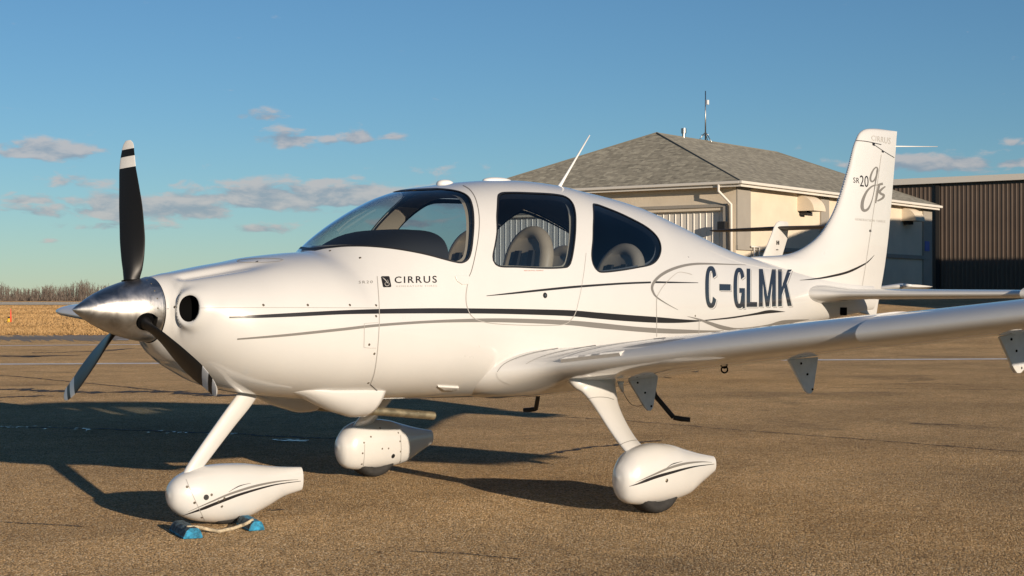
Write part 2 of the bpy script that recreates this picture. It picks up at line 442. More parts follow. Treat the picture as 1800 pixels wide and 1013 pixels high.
def fin_grid():
    rows = 12
    L = catmull(FIN_LE, rows); Tn = catmull(FIN_TE, rows); H = catmull([(h, 0) for h in FIN_HT], rows)[:, 0]
    c_, yt = airfoil_half(44)
    V = []
    for i in range(len(L)):
        px = L[i][0]+(Tn[i][0]-L[i][0])*c_; pz = L[i][1]+(Tn[i][1]-L[i][1])*c_
        yy = H[i]*yt
        ring = [(px[k], -yy[k], pz[k]) for k in range(len(c_)-1, -1, -1)]+[(px[k], yy[k], pz[k]) for k in range(1, len(c_))]
        V.append(ring)
    return np.array(V)
FG = fin_grid()
def grid_tris(G):
    n, m = G.shape[:2]
    i, j = np.meshgrid(np.arange(n-1), np.arange(m-1), indexing='ij')
    a = i*m+j; b = a+1; c = a+m+1; d = a+m
    return np.concatenate([np.stack([a, b, c], -1).reshape(-1, 3), np.stack([a, c, d], -1).reshape(-1, 3)])
def grid_normals(G, closed=False):
    du = np.gradient(G, axis=1) if not closed else np.roll(G, -1, 1)-np.roll(G, 1, 1)
    dv = np.gradient(G, axis=0); N = np.cross(du, dv)
    return N/np.maximum(np.linalg.norm(N, axis=-1, keepdims=True), 1e-9)
FINV = FG.reshape(-1, 3); FINT = grid_tris(FG); FINN = grid_normals(FG).reshape(-1, 3)
FINN *= np.where(np.sum(FINN*np.stack([0*FINV[:, 0], FINV[:, 1], 0*FINV[:, 0]], 1), 1, keepdims=True) < 0, -1, 1)
tn = np.cross(FINV[FINT[:, 1]]-FINV[FINT[:, 0]], FINV[FINT[:, 2]]-FINV[FINT[:, 0]])
fl = np.sum(tn*FINN[FINT].sum(1), 1) < 0
FINT[fl] = FINT[fl][:, ::-1]

bv_fus = BVHTree.FromPolygons(FV.tolist(), TRI.tolist())
bv_all = BVHTree.FromPolygons(FV.tolist()+FINV.tolist(), TRI.tolist()+(FINT+len(FV)).tolist())
bv_fin = BVHTree.FromPolygons(FINV.tolist(), FINT.tolist())
def hit(u, v, bv=None):
    d = Vector(ray(u, v)).normalized()
    r = (bv or bv_all).ray_cast(Vector(CAM), d)
    return r[0], r[1]
def hit_xz(u, v, yd=-.5):
    p, n = hit(u, v, bv_fus)
    if p is None: p = at_plane(u, v, 1, yd)
    return (p[0], p[2])
def side_point(x, z, bv=None, off=.0015, side=-1):
    """point of the skin at (x, z) on the left (side -1) or right (+1), lifted off by off"""
    r = (bv or bv_all).ray_cast(Vector((x, side*3, z)), Vector((0, -side, 0)))
    if r[0] is None: return None
    return np.array(r[0])+np.array(r[1])*off

# ---- outlines read off the photograph, as (x, z) on the left side
def outline(px, n=10, closed=True):
    return catmull([hit_xz(u, v) for u, v in px], n, closed)
WIN_DOOR = outline([(877, 352), (882, 342), (900, 340), (940, 341), (975, 343), (995, 347), (1005, 356), (1010, 372), (1011, 395), (1009, 425), (1004, 455), (999, 466), (990, 469), (960, 470), (910, 468), (880, 467), (870, 461), (868, 450), (872, 430), (875, 410), (875, 380)])
WIN_REAR = outline([(1044, 364), (1050, 361), (1065, 366), (1090, 376), (1115, 388), (1135, 399), (1150, 411), (1159, 424), (1161, 440), (1155, 455), (1143, 464), (1120, 469), (1090, 474), (1060, 477), (1050, 474), (1043, 463), (1041, 447), (1043, 425), (1044, 395)], 10)
ws_low = [hit_xz(u, v) for u, v in [(600, 431), (640, 431), (680, 434), (715, 439), (750, 446), (780, 454), (800, 459), (812, 460), (822, 454), (827, 440), (830, 415), (831, 385), (828, 360), (822, 346), (812, 339), (795, 335), (775, 333)]]
top_pts = [tuple(at_plane(u, v, 1, -.30)[[0, 2]]) for u, v in [(740, 332.5), (715, 334)]]
ws_low = catmull(ws_low, 8).tolist()
WIN_FRONT = np.array([(1.64, 1.618), (1.668, 1.629)]+ws_low[0:]+[tuple(p) for p in top_pts]+[(2.36, 2.12), (2.2, 2.3), (1.5, 2.2), (1.45, 1.80), (1.60, 1.66)])
DOOR = outline([(823, 330), (836, 352), (842, 385), (841, 420), (833, 460), (824, 492), (819, 520), (822, 543), (833, 558), (860, 566), (930, 570), (985, 571), (1003, 563), (1012, 548), (1022, 505), (1030, 470), (1033, 430), (1034, 390), (1031, 360), (1020, 345), (990, 334), (950, 329), (900, 324), (860, 323)], 8)
CUT_X = hit_xz(663, 600)[0]            # firewall seam between cowling and cabin
SPLIT_Z = hit_xz(480, 541.5)[1]        # seam between the two cowling halves
# ------------------------------------------------------------------ the ground: one terrain, apron and grass as pieces of it
F2 = FW[:2]/np.linalg.norm(FW[:2]); R2 = RT[:2]
def rise(x, y):
    dx, dy = np.asarray(x, float)-CAM[0], np.asarray(y, float)-CAM[1]
    a_ = dx*F2[0]+dy*F2[1]; b_ = dx*R2[0]+dy*R2[1]
    return 1.36*smoothstep(a_, 36, 64)*smoothstep(b_/np.maximum(a_, 1), -.16, .0)
def AB(a_, b_):
    x = CAM[0]+a_*F2[0]+b_*R2[0]; y = CAM[1]+a_*F2[1]+b_*R2[1]; return x, y
av = np.concatenate([np.linspace(-120, 0, 9)[:-1], np.linspace(0, 100, 51)[:-1], np.linspace(100, 320, 23)[:-1], np.geomspace(320, 5000, 26)])
bv_ = np.concatenate([-np.geomspace(3500, 110, 22), np.linspace(-100, 100, 81), np.geomspace(110, 3500, 22)])
A_, B_ = np.meshgrid(av, bv_, indexing='ij'); gx_, gy_ = AB(A_, B_)
GV = np.stack([gx_, gy_, rise(gx_, gy_)], -1); gt = grid_tris(GV)
gv = GV.reshape(-1, 3); gn = np.tile([0, 0, 1.], (len(gv), 1))
ab = np.stack([A_.reshape(-1), B_.reshape(-1)], 1)
def edge_f(V):
    dx, dy = V[:, 0]-CAM[0], V[:, 1]-CAM[1]; a_ = dx*F2[0]+dy*F2[1]; b_ = dx*R2[0]+dy*R2[1]
    lim = 58.0+95*smoothstep(b_, -8, 2)+.35*np.sin(b_*1.3)+.2*np.sin(b_*3.1)
    return a_-lim
gv, gn, Tap, Tgr = split(gv, gn, gt, edge_f(gv))
def ground(name, T, m):
    v, n, t = compact(gv, gn, T)
    tn_ = np.cross(v[t[:, 1]]-v[t[:, 0]], v[t[:, 2]]-v[t[:, 0]]); f_ = tn_[:, 2] < 0; t[f_] = t[f_][:, ::-1]
    o = mesh(name, v, t, m, None, True); tag(o, kind='structure'); return o
def mk_apron():
    m = bpy.data.materials.new('chip_seal_asphalt'); m.use_nodes = True; T = NT(m.node_tree); b = m.node_tree.nodes['Principled BSDF']
    g = T.n('ShaderNodeNewGeometry'); pos = g.outputs['Position']
    vo = T.n('ShaderNodeTexVoronoi'); T.l(pos, vo.inputs['Vector']); vo.inputs['Scale'].default_value = 98
    wn = T.n('ShaderNodeTexWhiteNoise', noise_dimensions='3D'); T.l(vo.outputs['Color'], wn.inputs['Vector'])
    vo2 = T.n('ShaderNodeTexVoronoi'); T.l(pos, vo2.inputs['Vector']); vo2.inputs['Scale'].default_value = 48
    chip = T.ramp(wn.outputs['Value'], [(0, (.21, .13, .062, 1)), (.22, (.49, .32, .15, 1)), (.6, (.72, .49, .24, 1)), (.84, (.88, .645, .355, 1)), (1, (.94, .82, .60, 1))])
    patch_ = T.noise(pos, .55, 5, .6); fine = T.noise(pos, 6.5, 4, .65); streak = T.noise(T.mapv(pos, scale=(.09, .5, 1), rot=(0, 0, YAW-math.pi/2+.75)), 1.2, 5, .62)
    tone = T.math('ADD', T.math('ADD', T.math('MULTIPLY', patch_, .55), T.math('MULTIPLY', fine, .40)), T.math('MULTIPLY', streak, .22))
    k = T.smooth(tone, .34, .86)
    kc = T.ramp(k, [(0, (.62, .59, .56, 1)), (1, (1.20, 1.18, 1.14, 1))])
    col = T.mix(1.0, chip, kc, 'MULTIPLY')
    st_ = T.noise(T.mapv(pos, loc=(7.3, 2.1, 0)), .33, 6, .72, .8)           # old oil and rubber marks
    col = T.mix(T.math('MULTIPLY', T.smooth(st_, .57, .70), .42), col, (.10, .075, .05, 1))
    T.l(col, b.inputs['Base Color']); b.inputs['Roughness'].default_value = .95; b.inputs['Specular IOR Level'].default_value = .25
    b.inputs['Diffuse Roughness'].default_value = 1.0
    h = T.math('ADD', T.math('MULTIPLY', vo.outputs['Distance'], -1.0), T.math('MULTIPLY', vo2.outputs['Distance'], -.9))
    bn = T.n('ShaderNodeBump'); bn.inputs['Strength'].default_value = 1.0; bn.inputs['Distance'].default_value = .024
    T.l(h, bn.inputs['Height']); T.l(bn.outputs[0], b.inputs['Normal'])
    return m
M_apron = mk_apron()
def mk_grass():
    m = bpy.data.materials.new('dry_grass'); m.use_nodes = True; T = NT(m.node_tree); b = m.node_tree.nodes['Principled BSDF']
    pos = T.n('ShaderNodeNewGeometry').outputs['Position']
    rot = T.mapv(pos, rot=(0, 0, -math.atan2(F2[1], F2[0])))     # x along the view, y across
    n1 = T.noise(T.mapv(rot, scale=(.055, .006, 1)), 1, 6, .62); n2 = T.noise(T.mapv(rot, scale=(.6, .25, 1)), 1, 5, .7)
    t = T.math('ADD', T.math('MULTIPLY', n1, .75), T.math('MULTIPLY', n2, .25))
    T.l(T.ramp(t, [(.34, (.30, .18, .08, 1)), (.46, (.55, .34, .15, 1)), (.58, (.68, .43, .20, 1)), (.70, (.76, .53, .29, 1))]), b.inputs['Base Color'])
    b.inputs['Roughness'].default_value = 1; b.inputs['Specular IOR Level'].default_value = .1; b.inputs['Diffuse Roughness'].default_value = 1
    bn = T.n('ShaderNodeBump'); bn.inputs['Strength'].default_value = 1; bn.inputs['Distance'].default_value = .9
    T.l(T.noise(pos, 3.2, 4, .7), bn.inputs['Height']); T.l(bn.outputs[0], b.inputs['Normal'])
    return m
M_grass = mk_grass()
apron = ground('apron', Tap, M_apron); field = ground('grass_field', Tgr, M_grass)
def gz(x, y, off=.004): return float(rise(x, y))+off
def ribbon_ground(name, pts, width, m, off=.004, jag=0.0, seed=1, n=80, kind='structure'):
    """strip lying on the ground along world points"""
    rnd = random.Random(seed); P = np.array([p[:2] for p in pts], float)
    s = np.concatenate([[0], np.cumsum(np.linalg.norm(np.diff(P, axis=0), axis=1))]); t = np.linspace(0, s[-1], n)
    P = np.stack([np.interp(t, s, P[:, 0]), np.interp(t, s, P[:, 1])], 1)
    d = np.gradient(P, axis=0); d /= np.linalg.norm(d, axis=1, keepdims=True); nv = np.stack([-d[:, 1], d[:, 0]], 1)
    Vv = []; wob = 0
    for i in range(n):
        if jag: wob = .8*wob+rnd.uniform(-jag, jag)
        w = width*(1+(rnd.uniform(-.6, .6) if jag else 0))*.5
        if jag and (i == 0 or i == n-1): w *= .1
        for s_ in (-1, 1):
            q = P[i]+nv[i]*(wob+s_*w); Vv.append((q[0], q[1], gz(q[0], q[1], off)))
    o = mesh(name, Vv, [(2*i, 2*i+1, 2*i+3, 2*i+2) for i in range(n-1)], m, None, True)
    bm = bmesh.new(); bm.from_mesh(o.data); bmesh.ops.recalc_face_normals(bm, faces=bm.faces)
    if sum(f.normal.z for f in bm.faces) < 0: bmesh.ops.reverse_faces(bm, faces=bm.faces)
    bm.to_mesh(o.data); bm.free()
    return tag(o, kind=kind)
gp = lambda u, v: at_plane(u, v, 2, 0.0)
M_line = mat('worn_line_paint', (.86, .84, .80), .9, var=(3, .15), spec=.1, bump=(40, 1, .02))
M_tar = mat('tar', (.045, .036, .030), .85, var=(4, .3))
M_pale = mat('pale_runway', (.86, .74, .56), 1.0, var=(.02, .08), spec=0, bump=(.8, 1, .8))
M_seal = mat('dark_sealed_asphalt', (.28, .225, .17), .9, var=(.4, .2))
l0, l1 = gp(0, 640.7), gp(1800, 631.3); ld = (l1-l0)
ribbon_ground('painted_line', [l0-ld*.5, l1+ld*.3], .55, M_line, .006, n=60)
l0, l1 = gp(0, 608.2), gp(260, 606.0); ld = l1-l0
ribbon_ground('painted_line', [l0-ld*2, l1+ld*2.2], .55, M_line, .006, n=60)
l0, l1 = gp(205, 597.2), gp(300, 596.0); ribbon_ground('painted_line', [l0, l1, l1+(l1-l0)*2], .45, M_line, .006, n=30)
# the runway far off, a pale band beyond the grass
x0, y0 = AB(450, -900); x1, y1 = AB(450, 900)
ribbon_ground('runway', [(x0, y0), (x1, y1)], 250, M_pale, .05, n=60)
x0, y0 = AB(107, -300); x1, y1 = AB(100, 30)
M_track = mat('trodden_grass', (.20, .14, .085), 1.0, var=(.15, .35))
ribbon_ground('track', [(x0, y0), (x1, y1)], 7.0, M_track, .02, jag=.25, seed=5, n=160)
# newer dark asphalt along the edge of the apron
l0, l1 = gp(-250, 597), gp(330, 592.5); ribbon_ground('sealed_strip', [l0, l1], 7.0, M_seal, .004, jag=.04, seed=8, n=120)
# cracks and tar seams
def crack(px, w, seed, off=.005): ribbon_ground('asphalt_crack', [gp(u, v) for u, v in px], w, M_tar, off, jag=w*.45, seed=seed, n=140)
crack([(0, 660), (110, 670), (200, 679), (310, 690)], .05, 3)
crack([(-40, 685), (120, 688), (300, 692), (440, 697)], .34, 4, .0045)
crack([(-30, 698.5), (40, 698), (85, 696)], .16, 12)
crack([(-20, 626), (60, 627), (110, 625)], .5, 14); crack([(60, 621), (150, 619), (240, 613)], .22, 15)
crack([(0, 751), (150, 754), (330, 760), (480, 767), (600, 772)], .06, 6)
crack([(880, 727), (1100, 740), (1280, 755), (1500, 772), (1800, 795)], .022, 7)
crack([(960, 800), (1040, 787), (1160, 775)], .055, 21)
crack([(1440, 681), (1600, 684), (1800, 686)], .035, 9); crack([(0, 919), (60, 922), (150, 927)], .014, 10); crack([(470, 898), (500, 897)], .03, 11)
crack([(1500, 677), (1640, 674), (1700, 678)], .03, 16); crack([(1600, 745), (1690, 748)], .035, 17); crack([(720, 970), (820, 975), (920, 985)], .012, 18)
# dry grass standing on the field: upright blades, what is in view of it
M_blades = None
rnd = np.random.default_rng(5)
NB = 170000
ga = 58.3+(rnd.random(NB)**1.8)*245; gs = rnd.uniform(-.56, -.06, NB); bx_, by_ = AB(ga, gs*ga)
lim_ = 58.0+95*smoothstep(gs*ga, -8, 2)+.35*np.sin(gs*ga*1.3)+.2*np.sin(gs*ga*3.1)
okb = ga > lim_+.15; bx_, by_, ga = bx_[okb], by_[okb], ga[okb]; NB = len(ga)
tuft = .5+.5*np.sin(bx_*.21+1.3*np.sin(by_*.13))*np.sin(by_*.17)
hgt = (.04+.06*rnd.random(NB))*(.75+.5*tuft)*np.where(ga < 62, 1.35, 1); wdt = (.03+.03*rnd.random(NB))*(ga/80)**.6
an_ = rnd.uniform(0, math.pi, NB); lx, ly = rnd.normal(0, .05, NB), rnd.normal(0, .05, NB)
p0_ = np.stack([bx_-np.cos(an_)*wdt, by_-np.sin(an_)*wdt, np.zeros(NB)], 1); p1_ = np.stack([bx_+np.cos(an_)*wdt, by_+np.sin(an_)*wdt, np.zeros(NB)], 1); p2_ = np.stack([bx_+lx, by_+ly, hgt], 1)
gm = bpy.data.meshes.new('dry_grass'); gm.vertices.add(3*NB); gm.vertices.foreach_set('co', np.stack([p0_, p1_, p2_], 1).reshape(-1))
gm.loops.add(3*NB); gm.loops.foreach_set('vertex_index', np.arange(3*NB)); gm.polygons.add(NB); gm.polygons.foreach_set('loop_start', np.arange(0, 3*NB, 3)); gm.update(calc_edges=True); gm.validate()
m = bpy.data.materials.new('dry_grass_blades'); m.use_nodes = True; T = NT(m.node_tree); b = m.node_tree.nodes['Principled BSDF']
pos = T.n('ShaderNodeNewGeometry').outputs['Position']; rot = T.mapv(pos, rot=(0, 0, -math.atan2(F2[1], F2[0])))
n1 = T.noise(T.mapv(rot, scale=(.05, .008, 1)), 1, 5, .6); n2 = T.noise(T.mapv(rot, scale=(.9, .9, .3)), 1, 3, .6)
T.l(T.ramp(T.math('ADD', T.math('MULTIPLY', n1, .7), T.math('MULTIPLY', n2, .3)), [(.38, (.24, .145, .065, 1)), (.47, (.43, .27, .12, 1)), (.58, (.50, .325, .155, 1)), (.68, (.58, .40, .22, 1))]), b.inputs['Base Color'])
b.inputs['Roughness'].default_value = 1; b.inputs['Specular IOR Level'].default_value = .05
gm.materials.append(m); o = bpy.data.objects.new('dry_grass', gm); COL.objects.link(o); tag(o, 'short dry golden grass covering the field beyond the apron', 'grass', kind='stuff')
# thin ice left along the seam in the shade
M_ice = mat('ice', (.40, .44, .47), .35, coat=.3)
rnd = random.Random(11); m_ = MB()
def icy(u, v, w, h):
    c = gp(u, v); n = rnd.randint(6, 9); e1_ = R2; e2_ = F2
    Vv = [(c[0]+.01, c[1], .009)]
    for k in range(n):
        an = 2*math.pi*k/n; r_ = rnd.uniform(.5, 1.1); q = e1_*w*math.cos(an)*r_+e2_*h*math.sin(an)*r_; Vv.append((c[0]+q[0], c[1]+q[1], .009))
    m_.add(Vv, [(0, k+1, (k+1) % n+1) for k in range(n)])
for i in range(120):
    u = rnd.uniform(0, 490); cl = math.sin(u*.05)+.6*math.sin(u*.021+1); 
    if rnd.random() < .35+.35*cl: icy(u, 751+u*.033+rnd.gauss(0, 1.2), rnd.uniform(.008, .035), rnd.uniform(.012, .04))
for i in range(16): icy(508+rnd.uniform(-26, 26), 776+rnd.uniform(-2.0, 1.0), rnd.uniform(.03, .09), rnd.uniform(.015, .05))
o = m_.build('ice_patches', M_ice, fix=False); tag(o, kind='stuff')

# ------------------------------------------------------------------ the cream hangar with the shingle roof
d1 = FW+RT*(-3980/FPX); d2 = FW+RT*(2035/FPX)
uL = np.array([d1[0], d1[1], 0]); uL /= np.linalg.norm(uL); uR = np.array([d2[0], d2[1], 0]); uR -= uL*(uR@uL); uR /= np.linalg.norm(uR)
EC = at_depth(1302, 318.5, 62.0)                   # corner of the eaves
ZE = EC[2]; WID, LEN = 13.6, 20.7; ZG = 1.30; OV = .45
def B(i, w, z): return EC*np.array([1, 1, 0])+uR*i+uL*w+np.array([0, 0, z])
def on_right(u, v, w=OV):
    d = ray(u, v); o_ = B(0, w, 0); t = ((o_-CAM)@uL)/(d@uL); p = CAM+d*t; return float((p-B(0, 0, 0))@uR), p[2]
def on_left(u, v, i=OV):
    d = ray(u, v); o_ = B(i, 0, 0); t = ((o_-CAM)@uR)/(d@uR); p = CAM+d*t; return float((p-B(0, 0, 0))@uL), p[2]
M_stucco = mat('cream_stucco', (.66, .57, .44), .9, bump=(14, .35, .02), var=(.9, .07))
M_stucco_g = mat('grey_stucco', (.31, .285, .245), .9, bump=(14, .35, .02), var=(1.2, .06))
M_fascia = mat('white_fascia', (.68, .64, .57), .5)
M_metal_door = mat('ribbed_metal', (.66, .62, .55), .45, var=(.7, .05))
M_void = mat('dark_gap', (.02, .018, .016), .9)
def mk_shingle():
    m = bpy.data.materials.new('asphalt_shingles'); m.use_nodes = True; T = NT(m.node_tree); b = m.node_tree.nodes['Principled BSDF']
    uv = T.n('ShaderNodeTexCoord').outputs['UV']
    br = T.n('ShaderNodeTexBrick'); T.l(uv, br.inputs['Vector']); br.offset = .37; br.offset_frequency = 2; br.squash = 1.0
    br.inputs['Scale'].default_value = 1.0; br.inputs['Brick Width'].default_value = .34; br.inputs['Row Height'].default_value = .145; br.inputs['Mortar Size'].default_value = .008; br.inputs['Bias'].default_value = 0
    br.inputs['Color1'].default_value = (0, 0, 0, 1); br.inputs['Color2'].default_value = (1, 1, 1, 1); br.inputs['Mortar'].default_value = (.1, .1, .1, 1)
    wv = T.n('ShaderNodeTexWhiteNoise', noise_dimensions='2D')
    sn = T.n('ShaderNodeVectorMath', operation='SNAP'); T.l(uv, sn.inputs[0]); sn.inputs[1].default_value = (.17, .145, 1); T.l(sn.outputs[0], wv.inputs['Vector'])
    nz_ = T.noise(T.mapv(uv, scale=(2.2, 5, 1)), 1, 4, .7)
    t = T.math('ADD', T.math('MULTIPLY', br.outputs['Color'], .35), T.math('ADD', T.math('MULTIPLY', wv.outputs['Value'], .35), T.math('MULTIPLY', nz_, .4)))
    T.l(T.ramp(t, [(.2, (.105, .10, .082, 1)), (.55, (.175, .165, .135, 1)), (.9, (.26, .25, .205, 1))]), b.inputs['Base Color']); b.inputs['Roughness'].default_value = .95; b.inputs['Diffuse Roughness'].default_value = .8
    bn = T.n('ShaderNodeBump'); bn.inputs['Strength'].default_value = .6; bn.inputs['Distance'].default_value = .02; T.l(t, bn.inputs['Height']); T.l(bn.outputs[0], b.inputs['Normal'])
    return m
M_shingle = mk_shingle()
hang = thing('hangar', 'cream stucco hangar with grey shingle hip roof and tall ribbed door behind the plane', 'building', tuple(B(LEN/2, WID/2, ZG)))
h_inv = Matrix.Translation(-Vector(B(LEN/2, WID/2, ZG)))
def H_(o, parent=None, inv=h_inv, root=None):
    if parent is None: o.parent = root or hang; o.matrix_parent_inverse = inv
    else: o.parent = parent
    return o
def obox(m_, i0, i1, w0, w1, z0, z1):
    P = [B(i, w, z) for z in (z0, z1) for i, w in ((i0, w0), (i1, w0), (i1, w1), (i0, w1))]
    return m_.add(P, [(0, 3, 2, 1), (4, 5, 6, 7), (0, 1, 5, 4), (1, 2, 6, 5), (2, 3, 7, 6), (3, 0, 4, 7)])
ZS = ZE-.06
dr_w0, dr_zt = on_left(1272, 369.5); dr_w1 = WID-dr_w0
i0, i1, w0, w1 = OV, LEN-OV, OV, WID-OV
m_ = MB()
obox(m_, i0, i0+.25, w0, dr_w0, ZG-1, ZS); obox(m_, i0, i0+.25, dr_w1, w1, ZG-1, ZS); obox(m_, i0, i0+.25, dr_w0, dr_w1, dr_zt, ZS)
H_(m_.build('front_wall', M_stucco))
m_ = MB(); obox(m_, i0+.25, i1, w0, w0+.25, ZG-1, ZS); H_(m_.build('side_wall', M_stucco))
m_ = MB(); obox(m_, i0+.25, i1, w1-.25, w1, ZG-1, ZS); obox(m_, i1-.25, i1, w0+.25, w1-.25, ZG-1, ZS); H_(m_.build('back_wall', M_stucco))
# roof: four slopes on a thin deck
RI0, RI1 = 5.26, 16.8; _t = at_depth(1157, 235, float((B(RI0, WID/2, 0)-CAM)@FW)); ZR = float(_t[2])
c0, c1, c2, c3 = B(0, 0, ZE), B(LEN, 0, ZE), B(LEN, WID, ZE), B(0, WID, ZE); r0_, r1_ = B(RI0, WID/2, ZR), B(RI1, WID/2, ZR)
faces = [(c0, c1, r1_, r0_), (c1, c2, r1_), (c2, c3, r0_, r1_), (c3, c0, r0_)]
Vv, Ff, uvs = [], [], []
for f_ in faces:
    b_ = len(Vv); e = (f_[1]-f_[0])/np.linalg.norm(f_[1]-f_[0]); nrm = np.cross(f_[1]-f_[0], f_[2]-f_[0]); nrm /= np.linalg.norm(nrm); up_ = np.cross(nrm, e)
    Vv += [p+np.array([0, 0, .03]) for p in f_]; Ff.append(tuple(range(b_, b_+len(f_)))); uvs += [((p-f_[0])@e, (p-f_[0])@up_) for p in f_]
roof = mesh('roof', Vv, Ff, M_shingle, None, False); ul = roof.data.uv_layers.new(name='UVMap')
for lp_ in roof.data.loops: ul.data[lp_.index].uv = uvs[lp_.vertex_index]
H_(roof)
m_ = MB()
for p, q in ((c0, r0_), (c1, r1_), (c2, r1_), (c3, r0_), (r0_, r1_)):
    m_.tube([p+np.array([0, 0, .0]), q+np.array([0, 0, .02])], .06, 6)
o = H_(m_.build('ridge_cap', M_shingle), roof)
m_ = MB(); m_.add([B(i, w, ZE-.10) for i, w in ((.02, .02), (LEN-.02, .02), (LEN-.02, WID-.02), (.02, WID-.02))], [(0, 1, 2, 3)]); H_(m_.build('soffit', M_fascia, roof, fix=False), roof)
m_ = MB(); 
for (a0, a1, b0, b1) in ((-.0, LEN, -.0, .03), (0, LEN, WID-.03, WID), (-.0, .03, .03, WID-.03), (LEN-.03, LEN, .03, WID-.03)): obox(m_, a0, a1, b0, b1, ZE-.20, ZE+.012)
H_(m_.build('fascia', M_fascia, roof), roof)
m_ = MB(); obox(m_, -.12, LEN+.1, -.12, -.004, ZE-.10, ZE+.015); obox(m_, -.12, -.004, -.003, WID+.1, ZE-.10, ZE+.015); H_(m_.build('gutter', M_fascia, roof, bevel=.02), roof)
# big door: vertical ribbed panels hung in a grey frame
m_ = MB(); fr = .10
tw0 = on_left(1279.5, 360, OV-.05)[0]; tz = on_left(1278.5, 358, OV-.05)[1]; tw1 = WID-tw0
obox(m_, i0-.06, i0+.2, tw0, dr_w0-.001, ZG-.5, tz); obox(m_, i0-.06, i0+.2, dr_w1+.001, tw1, ZG-.5, tz); obox(m_, i0-.06, i0+.2, dr_w0-.001, dr_w1+.001, dr_zt+.12, tz)
H_(m_.build('door_frame', M_stucco_g))
m_ = MB(); obox(m_, i0+.30, i0+.35, dr_w0-.1, dr_w1+.1, ZG-.5, dr_zt+.2); H_(m_.build('door_backing', M_void))
door = bpy.data.objects.new('hangar_door', None); COL.objects.link(door); H_(door); door.matrix_parent_inverse = h_inv
NP = int(round((dr_w1-dr_w0)/.275)); pw = (dr_w1-dr_w0)/NP; first = None
ztop = on_left(1271, 371.5, OV+.2)[1]
for k in range(NP):
    if first is None:
        m_ = MB()
        # one panel: flat sheet with a raised rib at its edge
        prof = [(0, 0), (.018, -.022), (.045, -.022), (.063, 0), (pw, 0), (pw, .02), (0, .02)]
        Pz = lambda z: [uL*w+uR*i+np.array([0, 0, z]) for w, i in prof]
        m_.loft([Pz(ZG-.3), Pz(ztop)]); first = m_.build('door_panel', M_metal_door); o = first
    else:
        o = bpy.data.objects.new('door_panel', first.data); COL.objects.link(o)
    o.location = Vector(B(i0+.18, dr_w0+k*pw, 0)); o.parent = door
m_ = MB(); obox(m_, i0+.10, i0+.24, dr_w0, dr_w1, ztop, ztop+.07); o = m_.build('top_rail', M_fascia); o.parent = door
# grey pilasters and band on the side wall
m_ = MB()
zb0 = on_right(1310, 432, OV)[1]; zb1 = on_right(1310, 440, OV)[1]
for ua, ub in ((1293.5, 1317), (1441, 1455), (1621, 1636)):
    m_ = MB(); ia, ib = on_right(ua, 400, OV)[0], on_right(ub, 400, OV)[0]; obox(m_, ia, ib, w0-.07, w0-.002, zb0 if ua < 1600 else ZG-.4, ZS-.01)
    H_(m_.build('pilaster', M_stucco_g))
m_ = MB(); obox(m_, i0-.0, i1, w0-.09, w0-.003, zb1, zb0-.002); H_(m_.build('wall_band', M_stucco_g))
# downpipe near the corner with its elbow
m_ = MB(); wdp = on_left(1286, 400, OV-.08)[0]
zz = [ZE-.08, ZE-.30, ZE-.78, ZE-.95]
m_.tube([B(-.06, wdp+.34, ZE-.05), B(-.06, wdp+.34, ZE-.35), B(.33, wdp, ZE-.85), B(.36, wdp, ZG)], .055, 10); H_(m_.build('downpipe', M_fascia, smooth=True))
# quarter-round hoods over the wall lamps
for (ua, vt, vb) in ((1401.5, 343, 371), (1585, 365.5, 388.5)):
    ia, zt_ = on_right(ua, vt, OV); zb_ = on_right(ua, vb, OV)[1]; dp = (zt_-zb_)*1.12; wd = 1.15
    m_ = MB(); pr = [(0, 0)]+[(dp*math.sin(a), -(zt_-zb_)*(1-math.cos(a))) for a in np.linspace(0, math.pi/2, 12)][1:]
    A0 = [B(ia, w0-.003-q, zt_+z) for q, z in pr]+[B(ia, w0-.003, zb_)]; A1 = [B(ia+wd, w0-.003-q, zt_+z) for q, z in pr]+[B(ia+wd, w0-.003, zb_)]
    m_.loft([A0, A1]); hood = H_(m_.build('lamp_hood', M_stucco, smooth=False))
    m_ = MB(); obox(m_, ia+.15, ia+.55, w0-.35, w0-.05, zb_-.16, zb_-.002); o = m_.build('lamp', M_void, hood); 
# vent pipe and radio mast on the ridge
vp = at_depth(1201.5, 243, float((B(8.0, WID/2, 0)-CAM)@FW)); zrt = at_depth(1201.5, 227, float((B(8.0, WID/2, 0)-CAM)@FW))[2]
pv = B(7.6, WID/2, ZR-.2); m_ = MB(); m_.tube([pv, (pv[0], pv[1], zrt-.22)], .075, 12); m_.tube([(pv[0], pv[1], zrt-.22), (pv[0], pv[1], zrt)], .12, 12); H_(m_.build('vent_pipe', M_steel, smooth=True, autosmooth=40), roof)
mb_ = B(9.6, WID/2, ZR); dm = float((mb_-CAM)@FW); mt_ = at_depth(1242.5, 160, dm)[2]; zk = at_depth(1242.5, 232, dm)[2]
m_ = MB(); m_.tube([mb_, (mb_[0], mb_[1], mt_)], [.035, .022], 8)
for k in range(3):
    an = 2*math.pi*k/3+.4; m_.tube([(mb_[0]+.42*math.cos(an), mb_[1]+.42*math.sin(an), ZR-.08), (mb_[0], mb_[1], zk)], .02, 6)
m_.tube([(mb_[0]+.2*math.cos(.4), mb_[1]+.2*math.sin(.4), ZR+.3), (mb_[0]+.2*math.cos(2.5), mb_[1]+.2*math.sin(2.5), ZR+.3), (mb_[0]+.2*math.cos(4.6), mb_[1]+.2*math.sin(4.6), ZR+.3)], .012, 6)
mast = H_(m_.build('antenna_mast', M_steel, smooth=True), roof)
